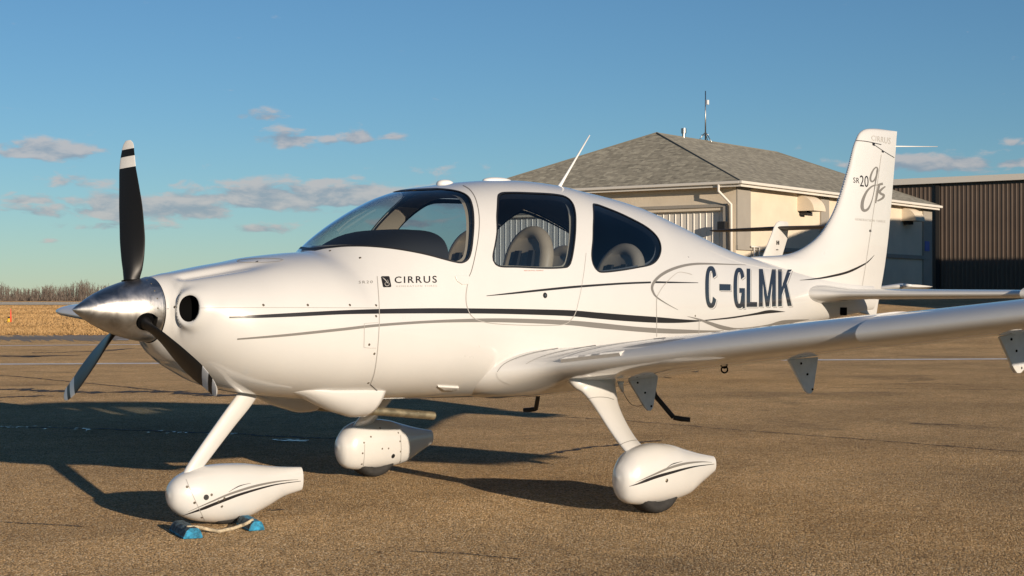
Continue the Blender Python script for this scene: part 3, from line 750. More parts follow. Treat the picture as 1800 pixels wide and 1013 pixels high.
zbx = at_depth(1244, 180, dm)[2]; m_ = MB(); m_.box((mb_[0]+.08, mb_[1]-.06, zbx), (.12, .09, .22)); H_(m_.build('antenna_unit', M_greypaint, smooth=False, bevel=.02))
# flood lamp on the door frame, gas pipes and a small blue sign on the side wall
fw_i, fz_ = on_left(1272, 397, OV-.15); m_ = MB(); 
m_.add(*(lambda c: ([B(.08+dx, c[0]+dw, c[1]+dz) for dz in (-.16, .16) for dx, dw in ((0, -.17), (.2, -.17), (.2, .17), (0, .17))], [(0, 3, 2, 1), (4, 5, 6, 7), (0, 1, 5, 4), (1, 2, 6, 5), (2, 3, 7, 6), (3, 0, 4, 7)]))((fw_i, fz_))); H_(m_.build('flood_lamp', M_trim, bevel=.02))
m_ = MB(); ia, za = on_right(1324, 434, OV-.12); ib = on_right(1333, 434, OV-.12)[0]
m_.tube([B(ia, w0-.16, ZG), B(ia, w0-.16, za)], .03, 8); m_.tube([B(ib, w0-.16, ZG), B(ib, w0-.16, za+.03)], .03, 8); m_.tube([B(ia-.25, w0-.16, za), B(ib+.05, w0-.16, za)], .04, 8); H_(m_.build('gas_pipe', M_fascia, smooth=True))
ia, za = on_right(1626.5, 424, OV-.1); ib, zb_ = on_right(1634, 442, OV-.1); m_ = MB(); obox(m_, ia, ib, w0-.10, w0-.075, zb_, za); H_(m_.build('wall_sign', mat('sign_blue', (.03, .12, .45), .5)))

# ------------------------------------------------------------------ the brown hangar behind it
M_brown = mat('brown_cladding', (.095, .066, .046), .42, var=(.5, .1))
M_white_steel = mat('white_roof_steel', (.66, .62, .55), .5)
K0 = at_depth(1650, 316, 92.0); K0[2] = 0
def Kp(s, d, z): return K0-uL*s+uR*d+np.array([0, 0, z])        # s to the right along the front, d depth
bh = thing('hangar', 'dark brown ribbed steel hangar with white roof edge at the right edge', 'building', tuple(Kp(3, 8, 1.3)))
bh_inv = Matrix.Translation(-Vector(Kp(3, 8, 1.3)))
def BH(o, parent=None): return H_(o, parent, bh_inv, bh)
def hz(u, v):
    d = ray(u, v); t = ((K0-CAM)@uR)/(d@uR); p = CAM+d*t; return float(-(p-K0)@uL), float(p[2])
sA, zA = hz(1572, 328.5); sB, zB = hz(1800, 314.5); ztopw = .5*(zA+zB)
sL, sR = sA-7, sB+9
PW = 1.0; n_ = int((sR-sL)/PW); first = None
for k in range(n_):
    s0_ = sL+k*PW
    if first is None:
        prof = []
        for r_ in range(4):
            q = r_*.25; prof += [(q, 0), (q+.04, -.022), (q+.085, -.022), (q+.125, 0)]
        prof += [(PW-.004, 0), (PW-.004, .03), (0, .03)]
        m_ = MB(); m_.loft([[-uL*s+uR*d+np.array([0, 0, z]) for s, d in prof] for z in (.3, ztopw)]); first = m_.build('cladding_panel', M_brown); o = first
    else:
        o = bpy.data.objects.new('cladding_panel', first.data); COL.objects.link(o)
    o.location = Vector(Kp(s0_, 0, 0)); BH(o)
def kbox(m_, s0, s1, d0, d1, z0, z1):
    P = [Kp(s, d, z) for z in (z0, z1) for s, d in ((s0, d0), (s1, d0), (s1, d1), (s0, d1))]
    return m_.add(P, [(0, 3, 2, 1), (4, 5, 6, 7), (0, 1, 5, 4), (1, 2, 6, 5), (2, 3, 7, 6), (3, 0, 4, 7)])
m_ = MB(); sj0, _ = hz(1646, 400); sj1, _ = hz(1652.5, 400); kbox(m_, sj0, sj1, -.12, -.05, .3, ztopw-.01); BH(m_.build('door_post', M_void))
m_ = MB(); kbox(m_, sL-.2, sR+.2, -.35, .1, ztopw+.002, ztopw+.34); BH(m_.build('fascia', M_white_steel))
m_ = MB(); P = [Kp(sL-.2, .1, ztopw+.30), Kp(sR+.2, .1, ztopw+.30), Kp(sR+.2, 10, ztopw+1.1), Kp(sL-.2, 10, ztopw+1.1)]; m_.add(P, [(0, 1, 2, 3)]); P2 = [Kp(sL-.2, 10, ztopw+1.1), Kp(sR+.2, 10, ztopw+1.1), Kp(sR+.2, 20, ztopw+.3), Kp(sL-.2, 20, ztopw+.3)]; m_.add(P2, [(0, 1, 2, 3)]); BH(m_.build('roof', M_white_steel, fix=False))
m_ = MB(); kbox(m_, sL-.2, sL-.1, .1, 20, .3, ztopw+.3); kbox(m_, sR+.1, sR+.2, .1, 20, .3, ztopw+.3); kbox(m_, sL, sR, 19.9, 20, .3, ztopw+.3); BH(m_.build('wall', M_brown))

M_gsteel = mat('grey_steel', (.34, .34, .33), .5, var=(.6, .08))
_T = NT(M_gsteel.node_tree); _w = _T.n('ShaderNodeTexWave', wave_type='BANDS', bands_direction='DIAGONAL'); _w.inputs['Scale'].default_value = 1.2
_c = _T.n('ShaderNodeTexCoord'); _T.l(_T.mapv(_c.outputs['Object'], scale=(1, 1, 0)), _w.inputs['Vector'])
_b = _T.n('ShaderNodeBump'); _b.inputs['Strength'].default_value = .8; _b.inputs['Distance'].default_value = .05; _T.l(_w.outputs['Fac'], _b.inputs['Height']); _T.l(_b.outputs[0], M_gsteel.node_tree.nodes['Principled BSDF'].inputs['Normal'])
# ------------------------------------------------------------------ the hangar off to the right whose shadow falls on both
LD = np.array([-TO_SUN_H[0], -TO_SUN_H[1], 0]); LD /= np.linalg.norm(LD); tanE = math.tan(R(SUN_EL))
def wallpt(u, v):
    i_, z_ = on_right(u, v); return B(i_, OV, z_)
S_ = 18.0
prof_w = [wallpt(1366, 430), wallpt(1450, 397), wallpt(1482, 390), wallpt(1620, 391)]
prof_q = [np.array([p[0], p[1], 0])-LD*S_+np.array([0, 0, p[2]+S_*tanE]) for p in prof_w]
dirq = uR
q0, q1, q2, q3 = prof_q
hd = (q3[2]-3.4)/tanE*(LD@uR); end = q3+uR*(float((K0-q3)@uR)-hd); end[2] = q3[2]
low = q0-uR*3.2; low[2] = q0[2]-.75*1.0
pr = [low*np.array([1, 1, 0])+np.array([0, 0, -.2]), low, q0, q1, q2, q3, end, end*np.array([1, 1, 0])+np.array([0, 0, -.2])]
oh = thing('hangar', 'grey steel hangar standing to the right of the apron outside the picture', 'building', tuple(pr[0]*.5+pr[-1]*.5))
oh_inv = Matrix.Translation(-Vector(pr[0]*.5+pr[-1]*.5))
back = -uL*22
m_ = MB(); m_.prism(pr, (0, 0, 0), back); H_(m_.build('wall', M_gsteel), None, oh_inv, oh)
m_ = MB(); rp = [p+np.array([0, 0, .003]) for p in pr[1:-1]]; rp2 = [p+np.array([0, 0, .13]) for p in rp]
m_.loft([[*rp, *reversed(rp2)], [p+back for p in [*rp, *reversed(rp2)]]]); H_(m_.build('roof', M_white_steel), None, oh_inv, oh)
m_ = MB(); c_ = (q3+end)*.5; c_[2] = 0
# ------------------------------------------------------------------ the aeroplane
plane = thing('airplane', 'white low-wing propeller plane with black and grey stripes parked in front, C-GLMK on its side', 'airplane', (2.0, 0, 0))
plane_inv = Matrix.Translation((-2.0, 0, 0))
def P_(o, parent=None):
    """parent to the plane keeping the world place"""
    o.parent = parent or plane
    if parent is None: o.matrix_parent_inverse = plane_inv
    return o
def skin(name, V, N, T, m, parent=None, off=0.0, label=None, custom=True):
    if len(T) == 0: return None
    v, n, t = compact(V, N, T)
    o = mesh(name, v+n*off, t, m, None, True, n if custom else None)
    P_(o, parent)
    if label: o['label'] = label
    return o
V, N, T = FV, FN, TRI
rho = np.sqrt(((np.abs(V[:, 1])-INY)/INA)**2+((V[:, 2]-INZ)/INB)**2)-1
rho[V[:, 0] > .85] = 5
V, N, _, T = split(V, N, T, rho)
glasses = []; trims = []
for nm, poly, gm in (('windshield', WIN_FRONT, M_glass_front), ('door_window', WIN_DOOR, M_glass_side), ('rear_window', WIN_REAR, M_glass_rear)):
    f = sdf_poly(V[:, 0], V[:, 2], poly)
    V, N, Ti, T = split(V, N, T, f)
    f = sdf_poly(V[:, 0], V[:, 2], poly)-.011
    V, N, Tt, T = split(V, N, T, f)
    glasses.append((nm, Ti, gm)); trims.append((nm, Tt))
cutx = lambda V: V[:, 0]-(CUT_X-.13*smoothstep(V[:, 2], 1.36, 1.58))
V, N, Tc, T = split(V, N, T, cutx(V))
V, N, Tl, Tu = split(V, N, Tc, V[:, 2]-SPLIT_Z)
V, N, Td, T = split(V, N, T, sdf_poly(V[:, 0], V[:, 2], DOOR))
fuselage = skin('fuselage', V, N, T, M_white)
up_cowl = skin('upper_cowling', V, N, Tu, M_white)
low_cowl = skin('lower_cowling', V, N, Tl, M_white)
for sgn in (-1, 1):
    t = Td[np.sign(V[Td].mean(1)[:, 1]) == sgn]
    dr = skin('cabin_door', V, N, t, M_white)
    if sgn < 0: door_left = dr
for (nm, Ti, gm), (_, Tt) in zip(glasses, trims):
    if nm == 'windshield':
        g = skin(nm, V, N, Ti, gm, off=-.003); skin('window_seal', V, N, Tt, M_trim, g, off=.0008)
    else:
        for sgn in (-1, 1):
            ti = Ti[np.sign(V[Ti].mean(1)[:, 1]) == sgn]; tt = Tt[np.sign(V[Tt].mean(1)[:, 1]) == sgn]
            g = skin(nm, V, N, ti, gm, off=-.003); skin('window_seal', V, N, tt, M_trim, g, off=.0008)

# cabin lining: an inner shell with the same openings
sel = (FV[:, 0] > 1.70) & (FV[:, 0] < 5.05) & (FV[:, 2] > .74)
Ti = TRI[sel[TRI].all(1)]
IV = FV-FN*.045
VV, NN = IV, -FN
for poly in (WIN_FRONT, WIN_DOOR, WIN_REAR):
    VV, NN, _, Ti = split(VV, NN, Ti, sdf_poly(VV[:, 0], VV[:, 2], poly)+.004)
VV, NN, Tlo, Thi = split(VV, NN, Ti, VV[:, 2]-1.93)
VV, NN, Taft, Tlo = split(VV, NN, Tlo, -(VV[:, 0]-3.48))
skin('cabin_lining', VV, NN, Tlo[:, ::-1], M_liner)
skin('headliner', VV, NN, np.vstack([Thi, Taft])[:, ::-1], M_liner_dark)
# window reveals: the thickness of the wall round each opening
def reveal(poly, m, side):
    P = poly; V_, F_ = [], []
    n = len(P); ok = []
    for (x, z) in P:
        r = bv_fus.ray_cast(Vector((x, side*3, z)), Vector((0, -side, 0)))
        if r[0] is None: V_ += [(x, 0, z), (x, 0, z)]; ok.append(False)
        else:
            p = np.array(r[0]); q = p-np.array(r[1])*.045; V_ += [p-np.array(r[1])*.004, q]; ok.append(True)
    for i in range(n):
        j = (i+1) % n
        if ok[i] and ok[j]: F_.append((2*i, 2*j, 2*j+1, 2*i+1))
    return V_, F_
rv = MB()
for poly in (WIN_DOOR, WIN_REAR):
    for s_ in (-1, 1):
        rv = MB(); rv.add(*reveal(poly, None, s_)); P_(rv.build('window_reveal', M_trim, smooth=True, fix=False))

# ---- cabin: floor, bulkhead, panel with glareshield, seats
b = MB(); b.box((3.3, 0, .88), (2.8, .86, .03)); P_(b.build('cabin_floor', M_dark))
b = MB(); b.box((4.72, 0, 1.22), (.03, .80, .80)); P_(b.build('aft_bulkhead', M_liner_dark))
# glareshield: a domed hood over the panel, nearer the screen it falls to the cowl deck
rings = []
for t in np.linspace(0, 1, 14):
    x = 1.80+t*.52
    hw = .27+.26*t**.8; top = 1.60+.155*math.sin(min(1, t*1.1)*math.pi*.55)
    ring = []
    for k in range(25):
        an = math.pi*k/24; cy = math.cos(an); sy = math.sin(an)
        ring.append((x, hw*np.sign(cy)*abs(cy)**.6, 1.50+(top-1.50)*sy**.55))
    rings.append(ring)
g = MB(); g.loft(rings, capa=False, capb=True, closed=False); P_(g.build('glareshield', M_dark, smooth=True, autosmooth=50))
b = MB(); b.box((2.24, 0, 1.30), (.10, 1.06, .46)); P_(b.build('instrument_panel', M_dark))
def seat(x, y, tall, rec=0.18):
    """bucket seat: cushion, reclined back with an arched top, belts"""
    # padded rim that arches over the top, a softer centre panel between
    arch = []
    hw_ = .185
    for t in np.linspace(0, 1, 9): arch.append((y-hw_*(1-.10*t), t*.70))
    for an in np.linspace(math.pi, 0, 13)[1:-1]: arch.append((y+hw_*.90*math.cos(an), .70+.24*math.sin(an)))
    for t in np.linspace(1, 0, 9): arch.append((y+hw_*(1-.10*t), t*.70))
    prof = [(x+rec*q-.025, yy, .98+q*tall*1.0) for yy, q in arch]
    m_ = MB(); m_.tube(catmull(prof, 3), .050, 14); back = P_(m_.build('seat_back', M_tan, smooth=True, autosmooth=60))
    rings = []
    for q in np.linspace(0, .93, 14):
        w_ = hw_*.93 if q < .70 else hw_*.88*math.sqrt(max(.02, 1-((q-.70)/.25)**2))
        rings.append([(x+rec*q+dx-.056, y+w_*s_, .98+q*tall) for s_, dx in ((-1, -.02), (-.6, -.004), (0, .004), (.6, -.004), (1, -.02), (1, .05), (0, .065), (-1, .05))])
    m_ = MB(); m_.loft(rings); P_(m_.build('seat_panel', M_tan, smooth=True, autosmooth=50), back)
    m_ = MB(); 
    m_.loft([[(x-.48+.52*t, y+.24*math.cos(a)*(1 if abs(math.cos(a)) < .5 else 1), .93+.085*math.sin(a)+.03*(1-t)) for a in np.linspace(0, 2*math.pi, 20, endpoint=False)] for t in np.linspace(0, 1, 6)])
    P_(m_.build('seat_cushion', M_tan, smooth=True, autosmooth=60))
    # dark centre panel of the back and shoulder straps
    for s_ in (-.09, .09):
        m_ = MB()
        pts = [(x+rec*t-.076, y+s_*(1-.45*(t-.2)), .98+t*tall) for t in np.linspace(.10, .80, 9)]
        m_.loft([[(p[0]-.006, p[1]-.022, p[2]), (p[0]-.006, p[1]+.022, p[2]), (p[0]+.02, p[1]+.022, p[2]), (p[0]+.02, p[1]-.022, p[2])] for p in pts])
        m_.build('shoulder_strap', M_dark, back, fix=False)
    return back
for y in (-.30, .30):
    seat(3.10, y, .82, .20); seat(3.98, y, .72, .22)

# ---- air inlets and the hidden engine bay
b = MB()
for s_ in (-1, 1):
    b2 = []
    for t in np.linspace(0, 1, 5):
        ring = []
        for a in np.linspace(0, 2*math.pi, 40, endpoint=False):
            y_, z_ = s_*(INY+INA*1.02*math.cos(a)), INZ+INB*1.02*math.sin(a)
            h_ = bv_fus.ray_cast(Vector((0, y_, z_)), Vector((1, 0, 0)))[0]; x0_ = h_[0]+.002 if h_ is not None else .60
            x0_ = min(x0_, .74); ring.append((x0_+(.92-x0_)*t, y_+s_*.05*t, z_))
        b2.append(ring)
    m_ = MB(); m_.loft(b2, capa=False, capb=True); P_(m_.build('inlet_duct', M_inner, smooth=True))
m_ = MB(); m_.loft([[(.537, .186*math.cos(a), 1.253+.186*math.sin(a)) for a in np.linspace(0, 2*math.pi, 40, endpoint=False)], [(.60, .17*math.cos(a), 1.25+.17*math.sin(a)) for a in np.linspace(0, 2*math.pi, 40, endpoint=False)]])
P_(m_.build('engine_bulkhead', M_inner))

# ---- propeller: spinner, hub plate, three blades
HUB = np.array([.428, 0, 1.256]); ROLL = .096
sp = pchip([0, .012, .05, .115, .21, .305, .395, .456], [.002, .013, .039, .079, .123, .155, .176, .183])
rings = []
for x in np.concatenate([np.linspace(0, .06, 12), np.linspace(.075, .456, 46)]):
    r = float(sp(x)); rings.append([(.064+x, r*math.cos(a), HUB[2]+r*math.sin(a)) for a in np.linspace(0, 2*math.pi, 96, endpoint=False)])
G = np.array(rings); G = np.concatenate([G, G[:, :1]], 1)
SV = G.reshape(-1, 3); ST = grid_tris(G); SN = SV-np.array([0, 0, HUB[2]]); SN[:, 0] = 0
sl_ = np.gradient(np.array([float(sp(x)) for x in np.concatenate([np.linspace(0, .06, 12), np.linspace(.075, .456, 46)])]), np.concatenate([np.linspace(0, .06, 12), np.linspace(.075, .456, 46)]))
SN /= np.maximum(np.linalg.norm(SN, axis=1, keepdims=True), 1e-6); SN[:, 0] = -np.repeat(sl_, G.shape[1]); SN /= np.linalg.norm(SN, axis=1, keepdims=True)
def blade_dir(k):
    th = ROLL+k*2*math.pi/3
    return np.array([0, math.sin(th), math.cos(th)]), np.array([0, math.cos(th), -math.sin(th)])
# cut-outs where the blades pass through the shell
f = np.full(len(SV), 9.0)
for k in range(3):
    rd, tg = blade_dir(k); q = SV-HUB; rr = q@rd
    d = np.sqrt(((q@tg)/.054)**2+((q[:, 0]-.008)/.062)**2)-1
    slot = np.maximum(np.abs(q@tg)-.034, -(q[:, 0]-.012))/.06          # slot open to the back plate
    d = np.minimum(d, slot); d[rr < 0] = 9
    f = np.minimum(f, d)
SV, SN, _, ST = split(SV, SN, ST, f)
tn = np.cross(SV[ST[:, 1]]-SV[ST[:, 0]], SV[ST[:, 2]]-SV[ST[:, 0]])
flp = np.sum(tn*SN[ST].sum(1), 1) < 0; ST[flp] = ST[flp][:, ::-1]
v_, n_, t_ = compact(SV, SN, ST)
prop = bpy.data.objects.new('propeller', None); COL.objects.link(prop); prop.location = HUB; P_(prop)
prop.empty_display_size = .2
prop_inv = (Matrix.Translation(HUB)).inverted()
def PP(o):
    o.parent = prop; o.matrix_parent_inverse = prop_inv; return o
PP(mesh('spinner', v_, t_, M_alu, None, True, n_))
m_ = MB(); m_.loft([[(x, r*math.cos(a), HUB[2]+r*math.sin(a)) for a in np.linspace(0, 2*math.pi, 64, endpoint=False)] for x, r in ((.500, .165), (.5215, .1845), (.5325, .1845), (.534, .17))]); PP(m_.build('spinner_plate', M_alu, smooth=True, autosmooth=30))
m_ = MB(); m_.tube([HUB+[-.10, 0, 0], HUB+[.09, 0, 0]], .085, 24)
for k in range(3):
    rd, tg = blade_dir(k); m_.tube([HUB+rd*.02, HUB+rd*.165], .05, 20)
PP(m_.build('hub', M_inner, smooth=True, autosmooth=40))
RT_ = .953
chord_f = pchip([.10, .16, .22, .30, .42, .55, .68, .80, .88, .93, .953], [.088, .090, .112, .140, .162, .164, .150, .128, .106, .082, .040])
thick_f = pchip([.10, .16, .24, .35, .55, .75, .953], [.085, .080, .050, .032, .019, .012, .005])
beta_f = pchip([.10, .2, .3, .45, .6, .75, .953], [50, 44, 36, 27, 21, 16, 13])
def blade_mesh(k):
    rd, tg = blade_dir(k); ax = np.array([1., 0, 0]); V_, F_, mi = [], [], []
    rs = np.concatenate([np.linspace(.10, .80, 36), np.linspace(.806, RT_, 40)]); nn = 28
    bands = [(.797, .862), (.905, 1.0)]
    for r in rs:
        ch, tk, be = float(chord_f(r)), float(thick_f(r)), R(float(beta_f(r)))
        cd = tg*math.cos(be)-ax*math.sin(be); nd = -tg*math.sin(be)-ax*math.cos(be)
        sweep = -.010*math.sin((r-.1)/.85*math.pi)-.030*max(0, (r-.78)/.17)**1.5
        root = max(0, 1-(r-.10)/.12)
        for j in range(nn):
            a = 2*math.pi*j/nn; c = math.cos(a); s = math.sin(a)
            xx = c*.5-(.10*(1-root)); prof = (1-.45*(1-root)*max(0, -c))
            V_.append(HUB+rd*r+cd*(ch*xx+sweep)+nd*(tk*.5*s*prof*(1 if s > 0 else .5+.5*root)))
    for i in range(len(rs)-1):
        rm = (rs[i]+rs[i+1])/2; w = any(a <= rm < b_ for a, b_ in bands)
        for j in range(nn):
            F_.append((i*nn+j, i*nn+(j+1) % nn, (i+1)*nn+(j+1) % nn, (i+1)*nn+j)); mi.append(1 if w else 0)
    F_.append(tuple((len(rs)-1)*nn+j for j in range(nn))); mi.append(1)
    F_.append(tuple(range(nn-1, -1, -1))); mi.append(0)
    o = mesh('blade', V_, F_, None, None, True, mats=[M_blade, M_bladew], midx=mi)
    bm = bmesh.new(); bm.from_mesh(o.data); bmesh.ops.recalc_face_normals(bm, faces=bm.faces); bm.to_mesh(o.data); bm.free()
    o['label'] = 'black propeller blade with white bands at the tip'
    return PP(o)
for k in range(3): blade_mesh(k)

# ---- wings
def naca(n=30, t=.14, camber=.02):
    c_ = (1-np.cos(np.linspace(0, math.pi, n)))/2
    yt = 5*t*(.2969*np.sqrt(c_)-.126*c_-.3516*c_**2+.2843*c_**3-.1036*c_**4)
    yc = camber*np.where(c_ < .4, (2*.4*c_-c_**2)/.16, ((1-.8)+.8*c_-c_**2)/.36)
    return c_, yc+yt, yc-yt
def wing_section(y, side):
    a = abs(y)
    dih = .116 if side < 0 else .076
    xle = 2.77+.034*a; zle = .772+dih*a; ch = 1.56-.118*(a-.6); t = .155-.005*a
    fl = (1-smoothstep(a, .42, 1.02))**1.5; ch0 = ch
    xle -= .27*fl; ch += .40*fl; t = t*ch0/ch*(1+.05*fl)
    if a > 3.15: xle -= .035; ch += .035; zle -= .012
    tipf = smoothstep(a, 5.6, 6.0)
    xle += .30*tipf**2; ch -= .38*tipf**2; t *= (1-.55*tipf)
    c_, yu, yl = naca(30, t)
    yl = yl*(1+.55*fl)
    inc = R(2.2-.35*(a-.6))
    def pt(c, yy):
        X = c*ch; Z = yy*ch
        X2 = .25*ch+(X-.25*ch)*math.cos(inc)+Z*math.sin(inc); Z2 = -(X-.25*ch)*math.sin(inc)+Z*math.cos(inc)
        return (xle+X2, y, zle+Z2)
    return [pt(c_[k], yu[k]) for k in range(len(c_)-1, -1, -1)]+[pt(c_[k], yl[k]) for k in range(1, len(c_)-1)]
def wing(side):
    ys = list(np.linspace(.30, 1.1, 26))+list(np.linspace(1.2, 3.149, 16))+[3.151]+list(np.linspace(3.3, 5.4, 16))+list(np.linspace(5.45, 6.0, 12))
    m_ = MB(); m_.loft([wing_section(side*y, side) for y in ys], capa=True, capb=True)
    o = m_.build('wing', M_white, smooth=True, autosmooth=42); P_(o); return o
wing_left = wing(-1); wing_right = wing(1)
WV = [tuple(v.co) for v in wing_left.data.vertices]; WF = [tuple(p.vertices) for p in wing_left.data.polygons]
bv_wing = BVHTree.FromPolygons(WV, WF)

# ---- fin, rudder, stabiliser
hx = pchip([1.1, 1.30, 1.80, 2.40, 2.60, 2.9], [7.43, 7.46, 7.60, 7.76, 7.81, 7.88])
V2, N2, Tf, Tr = split(FINV, FINN, FINT, FINV[:, 0]-hx(FINV[:, 2]))
capz = lambda V: V[:, 2]-(2.665+(-.10)*smoothstep(V[:, 0], 7.62, 7.98))
V2, N2, Tr, Tcap1 = split(V2, N2, Tr, capz(V2))
V2, N2, Tf, Tcap2 = split(V2, N2, Tf, V2[:, 2]-2.665)
fin = skin('fin', V2, N2, Tf, M_white, custom=False)
rudder = skin('rudder', V2, N2, Tr, M_white, custom=False)
tipcap = skin('fin_tip', V2, N2, np.vstack([Tcap1, Tcap2]), M_white, custom=False)
def stab(side):
    rings = []
    for a in list(np.linspace(.05, 1.85, 22))+[1.851]+list(np.linspace(1.87, 2.04, 10)):
        xle = 6.53+.20*a; xte = 7.36+.035*a; z = 1.352; t = .115
        rf = 1-smoothstep(a, .08, .40); xle -= .09*rf; t += .06*rf
        if a > 1.85:
            xle -= .085; t += .07; q = (a-1.85)/.19; xle += .30*max(0, q-.35)**2*2; t *= math.sqrt(max(.05, 1-q**2*.9))
        ch = xte-xle; c_, yu, yl = naca(22, t, 0)
        rings.append([(xle+c_[k]*ch, side*a, z+yu[k]*ch) for k in range(21, -1, -1)]+[(xle+c_[k]*ch, side*a, z+yl[k]*ch) for k in range(1, 21)])
    m_ = MB(); m_.loft(rings); return P_(m_.build('horizontal_stabilizer', M_white, smooth=True, autosmooth=42))
stab(-1); stab(1)
# ---- undercarriage
def pod(x0, xs_, zt, zb, w, y, nm, nu=2.1, wscale=1.0):
    """teardrop wheel fairing: tables over x"""
    ft, fb, fw = pchip(xs_, zt), pchip(xs_, zb), pchip(xs_, w)
    X = np.concatenate([xs_[0]+(xs_[-1]-xs_[0])*(np.linspace(0, 1, 40)**2)*.25, np.linspace(xs_[0]+(xs_[-1]-xs_[0])*.27, xs_[-1], 44)])
    rings = []
    for x in X:
        t, b_, ww = float(ft(x)), float(fb(x)), float(fw(x)); zc = .5*(t+b_); h = .5*(t-b_)
        ring = []
        for a in np.linspace(0, 2*math.pi, 56, endpoint=False):
            c, s = math.cos(a), math.sin(a)
            ring.append((x, y+ww*np.sign(c)*abs(c)**(2/nu), zc+h*np.sign(s)*abs(s)**(2/nu)))
        rings.append(ring)
    m_ = MB(); m_.loft(rings)
    o = m_.build(nm, M_white, smooth=True, autosmooth=38); P_(o)
    return o, BVHTree.FromPolygons([tuple(v.co) for v in o.data.vertices], [tuple(p.vertices) for p in o.data.polygons])
def wheel(x, y, r, w, nm='wheel'):
    prof = [(.60*r, .30*w), (.66*r, .48*w), (.85*r, .52*w), (.95*r, .46*w), (r, .28*w), (r*1.003, 0), (r, -.28*w), (.95*r, -.46*w), (.85*r, -.52*w), (.66*r, -.48*w), (.60*r, -.30*w)]
    m_ = MB(); nseg = 48
    V_ = [(x+rr*math.cos(2*math.pi*k/nseg), y+ww, r+rr*math.sin(2*math.pi*k/nseg)) for k in range(nseg) for rr, ww in prof]
    n = len(prof); F_ = [(k*n+j, k*n+j+1, ((k+1) % nseg)*n+j+1, ((k+1) % nseg)*n+j) for k in range(nseg) for j in range(n-1)]
    m_.add(V_, F_); o = P_(m_.build(nm, M_rubber, smooth=True))
    m_ = MB(); m_.loft([[(x+rr*math.cos(a), y+ww, r+rr*math.sin(a)) for a in np.linspace(0, 2*math.pi, 32, endpoint=False)] for rr, ww in ((.3*r, -.30*w), (.62*r, -.34*w), (.62*r, .34*w), (.3*r, .30*w))])
    rim = m_.build('rim', M_steel, smooth=True, autosmooth=40); rim.parent = o
    return o
def zx(px, y): return [tuple(at_plane(u, v, 1, y)[[0, 2]]) for u, v in px]
# nose wheel fairing
nose_pod, bv_nose = pod(0, [.662, .672, .70, .76, .86, 1.00, 1.16, 1.32, 1.46, 1.585], [.205, .243, .280, .315, .343, .352, .344, .320, .302, .292],
                        [.185, .145, .105, .065, .030, .012, .022, .070, .125, .150], [.010, .045, .075, .105, .128, .135, .120, .088, .055, .030], 0.0, 'nose_wheel_fairing', 2.15)
wheel(1.03, 0, .163, .12, 'nose_wheel')
mp = ([2.915, 2.927, 2.958, 3.015, 3.105, 3.22, 3.36, 3.52, 3.67, 3.805], [.243, .290, .335, .384, .415, .427, .413, .372, .335, .309], [.226, .164, .103, .072, .060, .058, .062, .083, .148, .205], [.010, .050, .080, .110, .128, .135, .125, .098, .064, .032])
left_pod, bv_lp = pod(0, *mp, -1.39, 'main_wheel_fairing', 2.25)
right_pod, bv_rp = pod(0, *mp, 1.39, 'main_wheel_fairing', 2.25)
wheel(3.235, -1.39, .20, .15, 'main_wheel'); wheel(3.235, 1.39, .20, .15, 'main_wheel')
def leg(stations, nm, m=M_white, n=28):
    """stations: centre, half chord (along x), half thickness, direction across"""
    rings = []
    cs = catmull([s[0] for s in stations], 7); hc = catmull([(s[1], 0) for s in stations], 7)[:, 0]; ht = catmull([(s[2], 0) for s in stations], 7)[:, 0]
    for i, c in enumerate(cs):
        t = cs[min(i+1, len(cs)-1)]-cs[max(i-1, 0)]; t /= np.linalg.norm(t)
        ex = np.array([1., 0, 0])-t*t[0]; ex /= np.linalg.norm(ex); ey = np.cross(t, ex)
        ring = []
        for a in np.linspace(0, 2*math.pi, n, endpoint=False):
            cc, ss = math.cos(a), math.sin(a)
            ring.append(c+ex*hc[i]*cc*(1.0 if cc < 0 else 1.15)+ey*ht[i]*ss*(1-.25*max(0, cc)))
        rings.append(ring)
    m_ = MB(); m_.loft(rings); return P_(m_.build(nm, m, smooth=True, autosmooth=45))
# nose leg: slants forward and down from the cowl, faired
s0 = at_plane(438, 675, 1, 0); s1 = at_plane(434, 694, 1, 0); s2 = at_plane(400, 740, 1, 0); s3 = at_plane(362, 792, 1, 0); s4 = at_plane(338, 826, 1, 0); s5 = at_plane(329, 846, 1, 0); s6 = at_plane(330, 862, 1, 0)
nose_leg = leg([(s0+[.05, 0, .06], .061, .030), (s1, .057, .028), (s2, .051, .026), (s3, .046, .025), (s4, .042, .026), (s5, .040, .027), (s6, .037, .026)], 'nose_gear_leg')
for s_ in (-1, 1):
    y1 = s_*1.36
    st = [((3.16, s_*.90, .86), .20, .085), ((3.165, s_*.945, .79), .185, .065), ((3.165, s_*.985, .735), .140, .046), ((3.15, s_*1.045, .675), .108, .034), ((3.13, s_*1.12, .605), .092, .028), ((3.115, s_*1.21, .515), .083, .026), ((3.11, s_*1.30, .43), .080, .028), ((3.12, s_*1.38, .36), .085, .03)]
    lg = leg(st, 'main_gear_leg')
    if s_ < 0: bv_leg = BVHTree.FromPolygons([tuple(v.co) for v in lg.data.vertices], [tuple(p.vertices) for p in lg.data.polygons])

